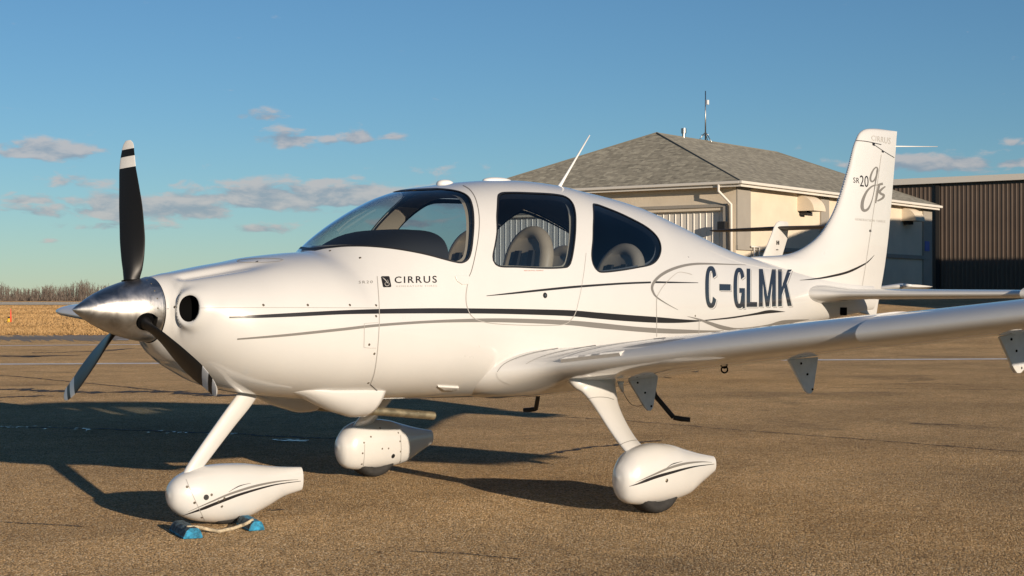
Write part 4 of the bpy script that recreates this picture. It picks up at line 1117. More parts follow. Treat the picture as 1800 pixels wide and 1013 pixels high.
# fairing where the nose leg enters the cowl
A_f = np.array(hit(386, 628, bv_fus)[0]); B_f = at_plane(411, 688, 1, -.035); R_f = at_plane(431, 672, 1, -.075); C_f = at_plane(446, 692, 1, -.03); D_f = at_plane(428, 694, 1, .03)
m_ = MB(); 
A2_f = A_f+np.array([.02, .03, .01]); E_f = at_plane(455, 676, 1, .0)
rows_ = []
for t in np.linspace(0, 1, 8):
    q = t**1.2
    rows_.append([A_f*(1-q)+B_f*q, A_f*(1-q)+(.5*(B_f+R_f)+[0, -.012, 0])*q, A_f*(1-q)+R_f*q+np.array([0, -.010*math.sin(math.pi*min(1, t*1.0)), 0]), A_f*(1-q)+(.5*(R_f+C_f)+[0, -.008, 0])*q, A2_f*(1-q)+C_f*q, A2_f*(1-q)+E_f*q])
m_.loft(rows_, capa=False, capb=False, closed=False); P_(m_.build('strut_fairing', M_white, smooth=True))
# ---- cowl exits and exhaust under the nose
def exit_fairing(y, nm):
    X = np.linspace(1.26, 1.89, 30); rings = []
    fd = pchip([1.26, 1.38, 1.50, 1.66, 1.80, 1.89], [0, .025, .068, .125, .152, .152]); fwid = pchip([1.26, 1.38, 1.6, 1.89], [.02, .085, .14, .15])
    for x in X:
        base = .785-.03*smoothstep(x, 1.2, 1.6); dpt = float(fd(x)); ww = float(fwid(x))
        ring = [(x-(.09*max(0, -math.sin(a))**2 if False else 0)+(-.0), y+ww*math.cos(a), base+.02+(dpt+.02)*(-abs(math.sin(a))**.9)) for a in np.linspace(0, math.pi, 29)]
        rings.append(ring)
    # rear lip raked forward towards the bottom
    G_ = np.array(rings)
    for i in range(len(G_)):
        t = max(0, (X[i]-1.68)/.21); drop = (.80-G_[i][:, 2])/.19
        G_[i][:, 0] += t*.07*(.5-drop)
    m_ = MB(); m_.loft([list(map(tuple, r)) for r in G_], capa=False, capb=False, closed=False)
    inner = [[(p[0]-.004, y+(p[1]-y)*.95, p[2]+.012) for p in r] for r in G_[8:]]
    o = m_.build(nm, M_white, smooth=True, fix=False)
    md = o.modifiers.new('sheet', 'SOLIDIFY'); md.thickness = .006; md.offset = 0
    P_(o); return o
exit_fairing(-.27, 'cowl_exit_fairing'); exit_fairing(.27, 'cowl_exit_fairing')
m_ = MB(); m_.box((1.60, 0, .80), (.5, .50, .04)); P_(m_.build('engine_bay_floor', M_inner))
e1 = at_plane(762, 731, 1, -.27); e0 = at_plane(640, 722, 1, -.27)
def hollow_pipe(p, q, r, m, nm):
    m_ = MB(); p, q = np.array(p), np.array(q); d = (q-p)/np.linalg.norm(q-p)
    m_.tube([p, q], r, 28, False); m_.tube([q, p], r*.88, 28, False)
    e = np.cross(d, [0, 0, 1]); e /= np.linalg.norm(e); g = np.cross(d, e); n = 28
    V_ = [q+rr*(math.cos(2*math.pi*k/n)*e+math.sin(2*math.pi*k/n)*g) for rr in (r, r*.88) for k in range(n)]
    m_.add(V_, [(k, (k+1) % n, n+(k+1) % n, n+k) for k in range(n)])
    return P_(m_.build(nm, m, smooth=True, fix=False, autosmooth=40))
hollow_pipe(e0+[-.15, 0, .02], e1, .0255, M_exhaust, 'exhaust_pipe')
hollow_pipe((e0+[-.15, 0, .02])*np.array([1, -1, 1]), e1*np.array([1, -1, 1])-[.06, 0, 0], .0255, M_exhaust, 'exhaust_pipe')

# ---- below the wing: hinge plates, tie-down ring, stall strip, boarding steps
def plate(pts_px, y, nm, thick=.016, tip=None):
    P = [at_plane(u, v, 1, y) for u, v in pts_px]
    m_ = MB(); m_.prism(P, (0, -thick/2, 0), (0, thick/2, 0)); o = P_(m_.build(nm, M_greypaint, bevel=.003)); return o
def hinge(px, y, bolts, white=None):
    o = plate(px, y, 'hinge_plate')
    for u, v in bolts:
        c = at_plane(u, v, 1, y); m_ = MB(); m_.tube([c+[0, -.013, 0], c+[0, -.004, 0]], .007, 12); m_.build('bolt', M_inner, o, smooth=True, autosmooth=30)
    return o
HINGES = [([(1100, 662), (1156, 660), (1147, 716), (1143, 722), (1138, 722), (1133, 717)], -.75, [(1119, 673), (1132, 690.5), (1143, 714)]),
          ([(1384, 632), (1437, 628), (1428, 687), (1424, 692), (1419, 692), (1414, 687)], -2.06, [(1406, 639), (1417, 658), (1426, 684.5)]),
          ([(1755, 592), (1812, 580), (1797, 650), (1791, 656), (1785, 656), (1780, 648)], -3.48, [(1775, 596.5), (1784, 617), (1792.5, 647)])]
for px, y, bl in HINGES: hinge(px, y, bl)
M3 = [(1777, 643), (1797.5, 642), (1797, 650), (1791, 656), (1785, 656), (1780, 649)]
P3 = [at_plane(u, v, 1, -3.48) for u, v in M3]
m_ = MB(); m_.prism(P3, (0, -.012, 0), (0, .012, 0)); P_(m_.build('sunlit_hinge_tip', M_white, bevel=.002))  # sunlit end of the outermost plate, put in as white paint
# tie-down ring
c = at_plane(1273.5, 643, 1, -1.80); m_ = MB()
m_.tube([c+[0, 0, .05], c+[0, 0, .012]], .006, 10)
for zc, rr in ((.0, .014), (-.024, .019)):
    n = 20; m_.tube([c+[.7*rr*math.cos(2*math.pi*k/n), -.7*rr*math.cos(2*math.pi*k/n), zc+rr*math.sin(2*math.pi*k/n)] for k in range(n+1)], .005, 8, False)
P_(m_.build('tie_down_ring', M_inner, smooth=True))
# stall strip: small wedge along the leading edge
def lead(y, up=0.0):
    s_ = wing_section(y, -1); k = len(naca()[0])-1; return np.array(s_[k-2 if up else k])
m_ = MB(); rings = []
for y in np.linspace(-1.02, -1.50, 9):
    k = 29; s_ = wing_section(y, -1); a_, b__, c__ = np.array(s_[k-3]), np.array(s_[k]), np.array(s_[k-1])
    base1 = np.array(s_[k-3]); base2 = np.array(s_[k-1]); apex = .5*(base1+base2)+np.array([-.030, 0, .004])
    rings.append([base1, apex, base2])
m_.loft(rings); P_(m_.build('stall_strip', M_white))
# boarding steps
for s_ in (-1, 1):
    if s_ < 0: p = [at_plane(1143, 672, 1, -.62), at_plane(1152, 696, 1, -.66), at_plane(1184, 734, 1, -.78)]; q = at_plane(1213, 738, 1, -.86)
    else: p = [at_plane(947, 690, 1, .62), at_plane(942, 719, 1, .76)]; q = at_plane(921, 721, 1, .86)
    m_ = MB(); m_.tube(p, .017, 12); m_.tube([p[-1], .5*(p[-1]+q)-[0, 0, .003], q], [.017, .018, .016], 12); st_ = P_(m_.build('boarding_step', M_trim, smooth=True, autosmooth=50))
# small white vent tube and its wire by the gear leg
v0 = at_plane(1091, 676, 1, -1.0); v1 = at_plane(1095, 689, 1, -1.0)
m_ = MB(); m_.tube([v0+[0, 0, .02], v0, v1], [.022, .018, .008], 12); P_(m_.build('vent_tube', M_white, smooth=True))
m_ = MB(); m_.tube(catmull([at_plane(u, v, 1, -1.0) for u, v in ((1095, 688), (1101, 700), (1110, 711), (1120, 714), (1130, 712))], 6), .0018, 6); P_(m_.build('drain_wire', M_trim))

# ---- aerials, lights, small fittings on top
def dome(c, rx, ry, h, nm, m=M_antenna):
    rings = []
    for t in np.linspace(0, 1, 10):
        k = math.sqrt(max(0, 1-t**2.2)); rings.append([(c[0]+rx*max(k, .02)*math.cos(a), c[1]+ry*max(k, .02)*math.sin(a), c[2]+h*t) for a in np.linspace(0, 2*math.pi, 32, endpoint=False)])
    m_ = MB(); m_.loft([[(p[0], p[1], c[2]-.03) for p in rings[0]]]+rings); return P_(m_.build(nm, m, smooth=True, autosmooth=60))
def roof_z(x): return float(fzt(x))
x = float(at_plane(782, 320, 1, 0)[0]); dome((x, 0, roof_z(x)-.003), .062, .05, .030, 'gps_antenna')
x = float(at_plane(874, 318, 1, 0)[0]); dome((x, 0, roof_z(x)-.004), .125, .06, .028, 'gps_antenna')
w0 = at_plane(980, 328, 1, 0); w1 = at_plane(1036.5, 238, 1, 0); w0[2] = roof_z(w0[0])-.01
m_ = MB(); m_.tube([w0, w0+.12*(w1-w0), w0+.3*(w1-w0), w1], [.017, .012, .0085, .0045], 12); P_(m_.build('whip_antenna', M_antenna, smooth=True))
# wire loop behind the rear window
lp = [(1086, 362), (1090, 357.5), (1096, 358), (1104, 362.5), (1106.5, 366), (1104, 369)]
m_ = MB()
for y in (-.03, .03): m_.tube([at_plane(u, v, 1, y) for u, v in lp], .0035, 8)
m_.tube([at_plane(1096, 358, 1, -.03), at_plane(1096, 358, 1, .03)], .0035, 8); m_.tube([at_plane(1104, 362.5, 1, -.03), at_plane(1104, 362.5, 1, .03)], .0035, 8)
P_(m_.build('loop_antenna', M_steel, smooth=True))
# static wick like rod aft of the fin and thin aerial across it
r0 = at_plane(1560, 254, 1, 0); r1 = at_plane(1648, 258, 1, 0)
for s_ in (-1, 1):
    pa = np.array([7.72, s_*.03, 2.655]); pb = np.array([8.55, s_*.40, 2.66])
r0 = np.array([7.98, -.0, 2.655]); r1 = at_plane(1648, 258, 1, 0)
m_ = MB(); m_.tube([r0, r0+.3*(r1-r0), r1], [.006, .005, .003], 8); P_(m_.build('rod_antenna', M_antenna, smooth=True))
# wing tip lamp
for s_ in (-1, 1):
    y = s_*5.97; sct = wing_section(y, s_); c = np.array(sct[29])
    m_ = MB(); m_.tube([c+[-.02, 0, 0], c+[.10, 0, 0]], [.018, .03], 14); P_(m_.build('tip_lamp', M_trim, smooth=True))
# latch, hinge, fittings on the near side
def puck(u, v, r, h, m, nm, bv=None, parent=None, ring=None):
    p, n = hit(u, v, bv)
    if p is None: return None
    p, n = np.array(p), np.array(n)
    m_ = MB(); m_.tube([p-n*.004, p+n*h], [r, r*.92], 18); o = m_.build(nm, m, smooth=True, autosmooth=30); P_(o, parent)
    return o
lt = puck(958, 519.5, .0195, .003, M_trim, 'door_latch')
p_, n_ = hit(958, 519.5); p_, n_ = np.array(p_), np.array(n_)
m_ = MB(); m_.tube([p_, p_+n_*.006], .006, 12); P_(m_.build('latch_pin', M_steel, smooth=True, autosmooth=30))
hp = [hit(u, v)[0] for u, v in ((799, 486), (806, 483.5), (824, 485.5), (822, 500), (812, 501), (803, 495))]
hp = [np.array(p) for p in hp]; nn_ = np.array(hit(812, 492)[1])
m_ = MB(); m_.prism(hp, -nn_*.004, nn_*.008); P_(m_.build('door_hinge', M_white, bevel=.002))
# screws
screw0 = None
def screws(lst, bv, r=.0078, m=M_screw):
    for u, v in lst:
        p, n = hit(u, v, bv)
        if p is None: continue
        global screw0
        if screw0 is None:
            mm = MB(); mm.loft([[(rr*math.cos(a), rr*math.sin(a), z) for a in np.linspace(0, 2*math.pi, 12, endpoint=False)] for rr, z in ((1, -.3), (1, .10), (.72, .30), (.25, .30), (.2, .1))]); screw0 = mm.build('screw', m, smooth=True, autosmooth=30); o = screw0
        else:
            o = bpy.data.objects.new('screw', screw0.data); COL.objects.link(o)
        o.location = p; o.rotation_mode = 'QUATERNION'; o.rotation_quaternion = n.to_track_quat('Z', 'Y'); o.scale = (r, r, r)
        P_(o)
screws([(463, 536.5), (541, 536.5), (615, 536.5), (661, 537), (661, 556), (649, 606), (658, 622), (647.5, 673.5), (645, 692), (633, 453.5), (307, 540), (580, 441), (1222, 555.5)], bv_fus)
screws([(361, 874), (372, 870), (329, 856), (342, 884), (390, 890.5), (394.5, 876.5), (355, 910), (384, 882)], bv_nose)
screws([(1172, 845)], bv_lp, .012)
screws([(640, 778.5), (637.5, 797), (636, 816), (652, 768), (668, 752.5), (700, 761), (703, 776), (704, 794), (703, 812), (672, 789), (683, 788.5)], bv_rp, .007)
puck(691, 802, .018, .003, M_trim, 'axle_cap', bv_rp); puck(362.5, 874.5, .017, .003, M_trim, 'axle_cap', bv_nose)
spv = BVHTree.FromPolygons([tuple(x) for x in SV.tolist()], [tuple(x) for x in ST.tolist()])
screws([(258.5, 492), (266, 498.5), (272, 511), (276.5, 525), (277.5, 542)], spv, .0045, M_steel)
# dark vent under the tail plane and step-shaped strake with lettering near the wing root
def patch(px, m, nm, bv=None, off=.002, parent=None):
    P = [hit(u, v, bv) for u, v in px]
    if any(p[0] is None for p in P): return None
    V_ = [np.array(p[0])+np.array(p[1])*off for p in P]
    o = mesh(nm, V_, [tuple(range(len(V_)))], m, None, False); return P_(o, parent)
sk = [at_plane(u, v, 1, -.60) for u, v in ((769, 677), (806, 679), (806, 682), (795, 684.5), (782, 684.5))]
sk = [np.array(hit(u, v, bv_fus)[0]) for u, v in ((769, 677.5), (806, 679.5), (806, 683), (795, 685), (780, 684))]
nk = np.array(hit(790, 681, bv_fus)[1])
m_ = MB(); m_.prism(sk, -nk*.01, nk*.012); P_(m_.build('fuel_drain_cover', M_white, bevel=.003))
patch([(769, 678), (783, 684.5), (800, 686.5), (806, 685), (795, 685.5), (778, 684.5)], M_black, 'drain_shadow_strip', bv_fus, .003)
# ------------------------------------------------------------------ stripes, seams and lettering (vinyl on the skin)
def resample(P, n):
    P = np.array(P, float); P = catmull(P, 10); s = np.concatenate([[0], np.cumsum(np.linalg.norm(np.diff(P, axis=0), axis=1))])
    t = np.linspace(0, s[-1], n); return np.stack([np.interp(t, s, P[:, k]) for k in range(P.shape[1])], 1)
def strip_mesh(rows, nm, m, off, mirror=False, bv=None, parent=None):
    """rows: (n, k, 2) pixel grid -> surface"""
    n, k = rows.shape[:2]; Vv = []; Nn = []; ok = []
    for i in range(n):
        for j in range(k):
            p, nr = hit(rows[i, j, 0], rows[i, j, 1], bv)
            ok.append(p is not None)
            if p is None: Vv.append((0, 0, 0)); Nn.append((0, -1, 0))
            else: Vv.append(np.array(p)+np.array(nr)*off); Nn.append(np.array(nr))
    F_ = [(i*k+j, i*k+j+1, (i+1)*k+j+1, (i+1)*k+j) for i in range(n-1) for j in range(k-1) if ok[i*k+j] and ok[i*k+j+1] and ok[(i+1)*k+j] and ok[(i+1)*k+j+1]]
    if not F_: return None
    V_ = np.array(Vv); N_ = np.array(Nn)
    if mirror and nm.endswith('stripe'):
        used = np.unique(np.array(F_).reshape(-1)); mp_ = {int(a): i for i, a in enumerate(used)}
        P_(mesh(nm, (V_*[1, -1, 1])[used], [tuple(mp_[x] for x in reversed(f)) for f in F_], m, None, True, (N_*[1, -1, 1])[used]), parent)
    used = np.unique(np.array(F_).reshape(-1)); mp_ = {int(a): i for i, a in enumerate(used)}
    o = mesh(nm, V_[used], [tuple(mp_[x] for x in f) for f in F_], m, None, True, N_[used]); return P_(o, parent)
def band(upper, lower, m, nm, n=120, k=4, off=.0016, mirror=True, bv=None, parent=None):
    U, L = resample(upper, n), resample(lower, n)
    t = np.linspace(0, 1, k)[None, :, None]
    return strip_mesh(U[:, None]*(1-t)+L[:, None]*t, nm, m, off, mirror, bv, parent)
def stroke(path, width, m, nm, n=60, off=.0016, mirror=False, bv=None, parent=None, k=3):
    P = resample(path, n); w = np.interp(np.linspace(0, 1, n), np.linspace(0, 1, len(width)), width) if isinstance(width, (list, tuple)) else np.full(n, width)
    d = np.gradient(P, axis=0); d /= np.maximum(np.linalg.norm(d, axis=1, keepdims=True), 1e-9); nv = np.stack([-d[:, 1], d[:, 0]], 1)
    t = np.linspace(-.5, .5, k)[None, :, None]
    return strip_mesh(P[:, None]+nv[:, None]*t*w[:, None, None], nm, m, off, mirror, bv, parent)
band([(403, 556.6), (420, 555.6), (450, 554), (520, 550), (600, 545.8), (665, 543.6), (760, 542), (850, 542.5), (920, 543.5), (1000, 545.5), (1050, 549.5), (1100, 553.5), (1155, 557.5), (1200, 561.5), (1238, 563.6)],
     [(403, 559.6), (420, 559.6), (450, 559.3), (520, 556.8), (600, 553), (665, 551.8), (760, 551.2), (850, 551.5), (920, 553), (1000, 556), (1050, 560.5), (1100, 564.7), (1155, 567.7), (1200, 567.6), (1238, 564.6)], M_black, 'main_stripe', 200)
band([(1238, 562.6), (1280, 558), (1310, 553.5), (1330, 549.7), (1352.5, 545.2), (1380, 548)], [(1238, 564.4), (1280, 560.8), (1310, 556.5), (1330, 553.8), (1352.5, 551), (1380, 548.4)], M_black, 'main_stripe', 60)
band([(417, 595), (500, 587.5), (600, 576.8), (665, 569.7), (760, 563.2), (850, 560), (920, 560.5), (1000, 563.5), (1050, 567.5), (1130, 575.5), (1228, 580.5), (1272, 581)],
     [(417, 597.6), (500, 591.8), (600, 581.8), (665, 574.4), (760, 568), (850, 566.5), (920, 568), (1000, 571.8), (1050, 577), (1130, 584), (1180, 586.5), (1228, 585.5), (1272, 582)], M_grey, 'lower_stripe', 180)
band([(1208, 556), (1230, 560.6), (1250, 566.5), (1275, 573.5), (1300, 576.7), (1347, 571), (1377, 563), (1422, 561.3)], [(1208, 556.5), (1229, 563.5), (1250, 572.5), (1272, 580), (1300, 580), (1347, 575), (1380, 570), (1422, 562)], M_grey, 'lower_stripe', 80, off=.0022)
band([(855, 519.8), (900, 514.3), (950, 508.5), (1007, 502.8), (1060, 499), (1100, 496.6), (1144, 495)], [(855, 520.8), (900, 517.3), (950, 512.3), (1007, 506.8), (1060, 502.6), (1100, 500), (1144, 498.2)], M_black, 'upper_stripe', 90)
band([(1152, 494.6), (1180, 495.3), (1227, 496.8)], [(1150, 498), (1180, 498), (1227, 497.8)], M_black, 'upper_stripe', 30)
stroke([(1311, 466), (1275, 464.8), (1246.7, 464), (1223, 464.2), (1201.7, 467.2), (1180, 474), (1163, 483), (1151, 494), (1146, 505), (1148.5, 515), (1155, 523.3), (1173, 535), (1191.7, 545)], [.5, 1.6, 2.0, 2.8, 3.6, 4.2, 4.8, 5.2, 4.8, 4.0, 2.4, 1.4, .5], M_grey, 'arc_stripe', 110, off=.002, mirror=True)
stroke([(1405.7, 493), (1432, 490.6), (1459, 486.2), (1490.5, 478.3), (1518, 465.3), (1528, 458), (1536.7, 448.7)], [.6, 2.2, 3.4, 4.0, 4.0, 2.6, .5], M_black, 'fin_stripe', 70, bv=bv_all)
# seams
def seam(path, nm='panel_seam', w=1.1, m=M_seam, n=90, bv=None, off=.0024): return stroke(path, w, m, nm, n, off, False, bv, None, 2)
seam([(663, 486), (665.5, 520), (666.5, 545), (666, 580), (663, 620), (658, 655), (651, 676)], 'cowl_seam', 1.2)
seam([(651, 676), (662, 686), (673, 697)], 'cowl_seam', 1.3, M_black)
seam([(353, 541.5), (420, 541), (520, 541), (600, 541.3), (665, 541.8)], 'cowl_seam', .8)
seam([(286, 543), (297, 543)], 'cowl_seam', 1.0, M_grey, 10)
seam([(640, 569), (640, 590), (639.5, 611)], 'panel_seam', .7, n=20); seam([(640, 611), (650, 612), (661, 612)], 'panel_seam', .6, n=20); seam([(640, 569), (652, 568), (664, 567.5)], 'panel_seam', .6, n=20)
seam([(814, 326.5), (826, 334), (836, 350), (842, 378), (841.5, 410), (836, 445), (829, 475), (824, 487)], 'door_seam', 1.2, M_grey)
seam([(824, 487), (815, 486)], 'door_seam', 1.2, M_grey, 8)
seam([(822, 498), (819, 520), (821, 540), (830, 557), (850, 566), (880, 570), (930, 572), (975, 572), (995, 569), (1007, 558), (1013, 546)], 'door_seam', 1.3, M_white if False else M_seam)
seam([(1013, 546), (1020, 515), (1026, 480), (1030, 445)], 'door_seam', .5)
seam([(1154, 592), (1154, 560), (1154, 527), (1158, 515), (1170, 498), (1190, 480), (1205, 480), (1216, 483)], 'tail_panel_seam', .9)
seam([(1228, 588), (1228.5, 575), (1228.5, 562)], 'tail_panel_seam', .9, n=20)
seam([(1502.5, 247.3), (1520, 248.5), (1536, 251.5), (1549, 254.5)], 'fin_seam', 1.2, M_black, 30, bv_fin)
seam([(1534, 253), (1553, 266), (1572, 277.5)], 'rudder_seam', 1.0, M_black, 30, bv_fin)
seam([(1549, 272), (1537, 360), (1524, 450), (1512, 525)], 'rudder_seam', .7, M_lightgrey, 60, bv_fin)
patch([(1533, 250.5), (1538, 252), (1537, 257), (1533.5, 255.5)], M_black, 'rudder_hinge', bv_fin); patch([(1550, 264), (1553.5, 265.5), (1553, 269), (1549.5, 267.5)], M_black, 'rudder_hinge', bv_fin); patch([(1528, 404), (1531.5, 404), (1531.5, 408), (1528, 408)], M_black, 'rudder_hinge', bv_fin)
oc = [(415+ (0), 458.5)]
th_ = np.linspace(0, 2*math.pi, 30)
seam([(457+41*math.cos(a), 458.2+3.6*math.sin(a)-.055*41*math.cos(a)*.35) for a in th_], 'oil_door', 1.0, M_lightgrey, 60)
stroke([(449, 461.5), (454, 459.5)], 1.6, M_black, 'oil_door_latch', 6)
# lettering
def text_mesh(s, bold=0.0, spacing=1.0, res=3):
    cu = bpy.data.curves.new('lettering', 'FONT'); cu.body = s; cu.offset = bold; cu.space_character = spacing; cu.resolution_u = res
    o = bpy.data.objects.new('lettering', cu); COL.objects.link(o)
    dg = bpy.context.evaluated_depsgraph_get(); me = bpy.data.meshes.new_from_object(o.evaluated_get(dg))
    bpy.data.objects.remove(o)
    Vv = np.array([tuple(v.co[:2]) for v in me.vertices]); F_ = [tuple(p.vertices) for p in me.polygons]
    lo, hi = Vv.min(0), Vv.max(0); bpy.data.meshes.remove(me)
    return (Vv-lo)/(hi-lo), F_
def quad(uv, q):
    """q: bl br tr tl pixels"""
    u, v = uv[:, :1], uv[:, 1:2]; q = [np.array(p, float) for p in q]
    return (1-u)*(1-v)*q[0]+u*(1-v)*q[1]+u*v*q[2]+(1-u)*v*q[3]
def put(uvpx, F_, nm, m, off=.0018, bv=None, parent=None, label=None):
    Vv, Nn = [], []
    for u, v in uvpx:
        p, n = hit(u, v, bv)
        if p is None: return None
        Vv.append(np.array(p)+np.array(n)*off); Nn.append(np.array(n))
    Nn = np.array(Nn)
    Ff = []
    for f in F_:
        nw = sum(np.cross(Vv[f[i]]-Vv[f[0]], Vv[f[(i+1) % len(f)]]-Vv[f[0]]) for i in range(1, len(f)))
        if np.linalg.norm(nw) < 1e-10: continue
        Ff.append(tuple(f) if nw@Nn[f[0]] > 0 else tuple(reversed(f)))
    o = mesh(nm, Vv, Ff, m, None, True, Nn); P_(o, parent)
    if label: o['label'] = label
    return o
def text(s, q, m, nm='lettering', bold=0, spacing=1.0, bv=None, off=.0018):
    Vv, F_ = text_mesh(s, bold, spacing); return put(quad(Vv, q), F_, nm, m, off, bv)
text('CIRRUS', [(693.5, 498.2), (768, 497.5), (767.5, 485), (693.5, 486.5)], M_black, bold=.012, spacing=1.25)
text('GENERATION THREE', [(696, 505), (768, 504.2), (768, 501.2), (696, 502)], M_lightgrey, spacing=1.35)
text('SR20', [(630.5, 499), (655, 498.3), (655, 493.6), (630.5, 494.2)], M_grey, spacing=1.4)
text('NO STEP', [(784, 683.8), (803, 683.2), (803, 680.8), (784, 681.2)], M_grey, bv=bv_fus, off=.0145)
text('CIRRUS', [(1531.5, 246.5), (1565, 254), (1565.5, 242.5), (1532, 238)], M_lightgrey, spacing=1.12, bv=bv_fin)
text('SR', [(1499.8, 321.5), (1510.5, 322.7), (1510.5, 313), (1499.8, 312)], M_black, spacing=1.1, bv=bv_fin, bold=.004)
text('20', [(1511.2, 328), (1526.5, 329.5), (1526.5, 309.3), (1511.2, 308.3)], M_black, bv=bv_fin)
text('GENERATION THREE', [(1503, 387.6), (1556, 391.9), (1556, 387.8), (1503, 383.4)], M_lightgrey, spacing=1.3, bv=bv_fin)
C6 = lambda L: [(1480+x/5.625, 220+y/5.625) for x, y in L]
stroke(C6([(338, 416), (312, 440), (288, 490), (280, 535), (296, 560), (322, 540), (344, 485), (352, 435), (338, 416)]), [2.3, 2.5, 3.0, 3.2, 2.8, 2.5, 2.3, 2.5, 2.3], M_grey, 'script_lettering', 60, bv=bv_fin)
stroke(C6([(350, 440), (340, 510), (328, 580), (315, 665), (292, 755), (258, 828), (218, 846), (199, 815), (206, 745), (240, 665), (288, 612), (335, 592)]), [3.2, 2.5, 1.8, 1.3, 1.3, 2.0, 4.2, 5.8, 5.2, 4.0, 3.0, 2.5], M_grey, 'script_lettering', 90, bv=bv_fin)
stroke(C6([(342, 597), (370, 588), (403, 580)]), [2.4, 3.8, 4.2], M_grey, 'script_lettering', 12, bv=bv_fin, off=.002)
stroke(C6([(366, 596), (348, 680), (330, 772)]), [3.8, 3.3, 2.6], M_grey, 'script_lettering', 16, bv=bv_fin, off=.0022)
stroke(C6([(428, 608), (395, 632), (372, 662), (390, 682), (412, 692), (402, 722), (350, 752)]), [2.0, 3.4, 4.0, 4.0, 4.0, 3.4, 2.6], M_grey, 'script_lettering', 30, bv=bv_fin)
# emblem: dark leaning shield with a light bird-like tick and ring
em = [(669.6, 487.5), (671, 486), (683, 485.8), (684.6, 487), (687.8, 503.5), (686.5, 505.2), (674.5, 505.5), (673, 504)]
put(np.array(em), [tuple(range(8))], 'emblem', M_black)
stroke([(672.5, 488.5), (678, 493.5), (680.5, 498), (682, 496), (681, 492)], [.6, 1.5, 1.4, 1.0, .5], M_lightgrey, 'emblem_mark', 20, off=.0024)
stroke([(677.5, 497), (676.5, 500), (679, 503), (683, 502), (684, 499), (681.5, 497.5)], [.5, .9, 1.0, 1.0, .8, .4], M_lightgrey, 'emblem_mark', 20, off=.0024)
# registration, block letters with a thin drop shadow
def arc(cx, cy, rx, ry, a0, a1, n, p=2.6):
    o = []
    for a in np.linspace(R(a0), R(a1), n):
        c, s = math.cos(a), math.sin(a); o.append((cx+rx*np.sign(c)*abs(c)**(2/p), cy+ry*np.sign(s)*abs(s)**(2/p)))
    return o
def ribbon(outer, inner):
    n = len(outer); return outer+inner, [(i, i+1, n+i+1, n+i) for i in range(n-1)]
SW = .34
def glyph(ch):
    if ch == 'C' or ch == 'G':
        e = 330 if ch == 'C' else 338
        o_ = arc(.5, .5, .5, .5, 28, e, 40); i_ = arc(.5, .5, .5-SW*.92, .5-.115, 28, e, 40)
        # straight cut ends
        Vv, F_ = ribbon(o_, i_)
        if ch == 'G':
            b_ = len(Vv); Vv += [(.52, .50), (1.0, .50), (1.0, .38), (.52, .38)]; F_ += [(b_, b_+1, b_+2, b_+3)]
            b_ = len(Vv); Vv += [(.70, .38), (1.0, .38), (1.0, .0), (.80, .0), (.70, .16)]; F_ += [(b_, b_+1, b_+2, b_+3, b_+4)]
        return Vv, F_
    if ch == '-': return [(0, 0), (1, 0), (1, 1), (0, 1)], [(0, 1, 2, 3)]
    if ch == 'L': return [(0, 0), (SW, 0), (SW, 1), (0, 1), (SW, .13), (1, .13), (1, 0)], [(0, 1, 2, 3), (1, 6, 5, 4)]
    if ch == 'M':
        s = .225
        return [(0, 0), (s, 0), (s, 1), (0, 1), (1-s, 0), (1, 0), (1, 1), (1-s, 1), (s, .62), (.5-.10, 0), (.5+.10, 0), (1-s, .62)], [(0, 1, 2, 3), (4, 5, 6, 7), (2, 8, 9, 10, ), (7, 9, 10, 11)][:2]+[(2, 8, 9, 10), (7, 9, 10, 11)]
    if ch == 'K':
        s = .27
        return [(0, 0), (s, 0), (s, 1), (0, 1), (s, .30), (s, .52), (.70, 1), (1, 1), (.44, .50), (.62, .62), (1, 0), (.70, 0)], [(0, 1, 2, 3), (4, 8, 9, 7, 6, 5), (11, 10, 9, 8)]
LET = [('C', 1239.3, 1259.6, 467.5, 468.5, 541.5, 542), ('-', 1264.3, 1283.8, 499.5, 500, 511, 511.2), ('G', 1289, 1309, 470.5, 471.5, 542.3, 542.3), ('L', 1312.2, 1330.5, 472.5, 473, 539.8, 539.8), ('M', 1333.8, 1363.5, 473.2, 473.8, 539.5, 539), ('K', 1367.5, 1391.5, 474, 474, 538.8, 538)]
def refine(Vv, F_, step):
    bm = bmesh.new(); vs = [bm.verts.new((x, y, 0)) for x, y in Vv]
    for f in F_: bm.faces.new([vs[i] for i in f])
    bmesh.ops.triangulate(bm, faces=[f for f in bm.faces if len(f.verts) > 4])
    for t in np.arange(step, 1, step):
        bmesh.ops.bisect_plane(bm, geom=bm.verts[:]+bm.edges[:]+bm.faces[:], plane_co=(0, t, 0), plane_no=(0, 1, 0))
    bm.verts.index_update()
    r = np.array([tuple(v.co[:2]) for v in bm.verts]), [tuple(v.index for v in f.verts) for f in bm.faces]; bm.free(); return r
for ch, x0, x1, ytl, ytr, ybl, ybr in LET:
    Vv, F_ = refine(*glyph(ch), 1/14 if ch != '-' else .34)
    for k, (dx, dy, m, off) in enumerate(((2.2, 2.2, M_grey, .0012), (1.35, 1.35, M_white, .0019), (0, 0, M_reg, .0026))):
        q = [(x0+dx, ybl+dy), (x1+dx, ybr+dy), (x1+dx, ytr+dy), (x0+dx, ytl+dy)]
        put(quad(Vv, q), F_, 'registration_letter' if k == 2 else 'letter_outline', m, off)
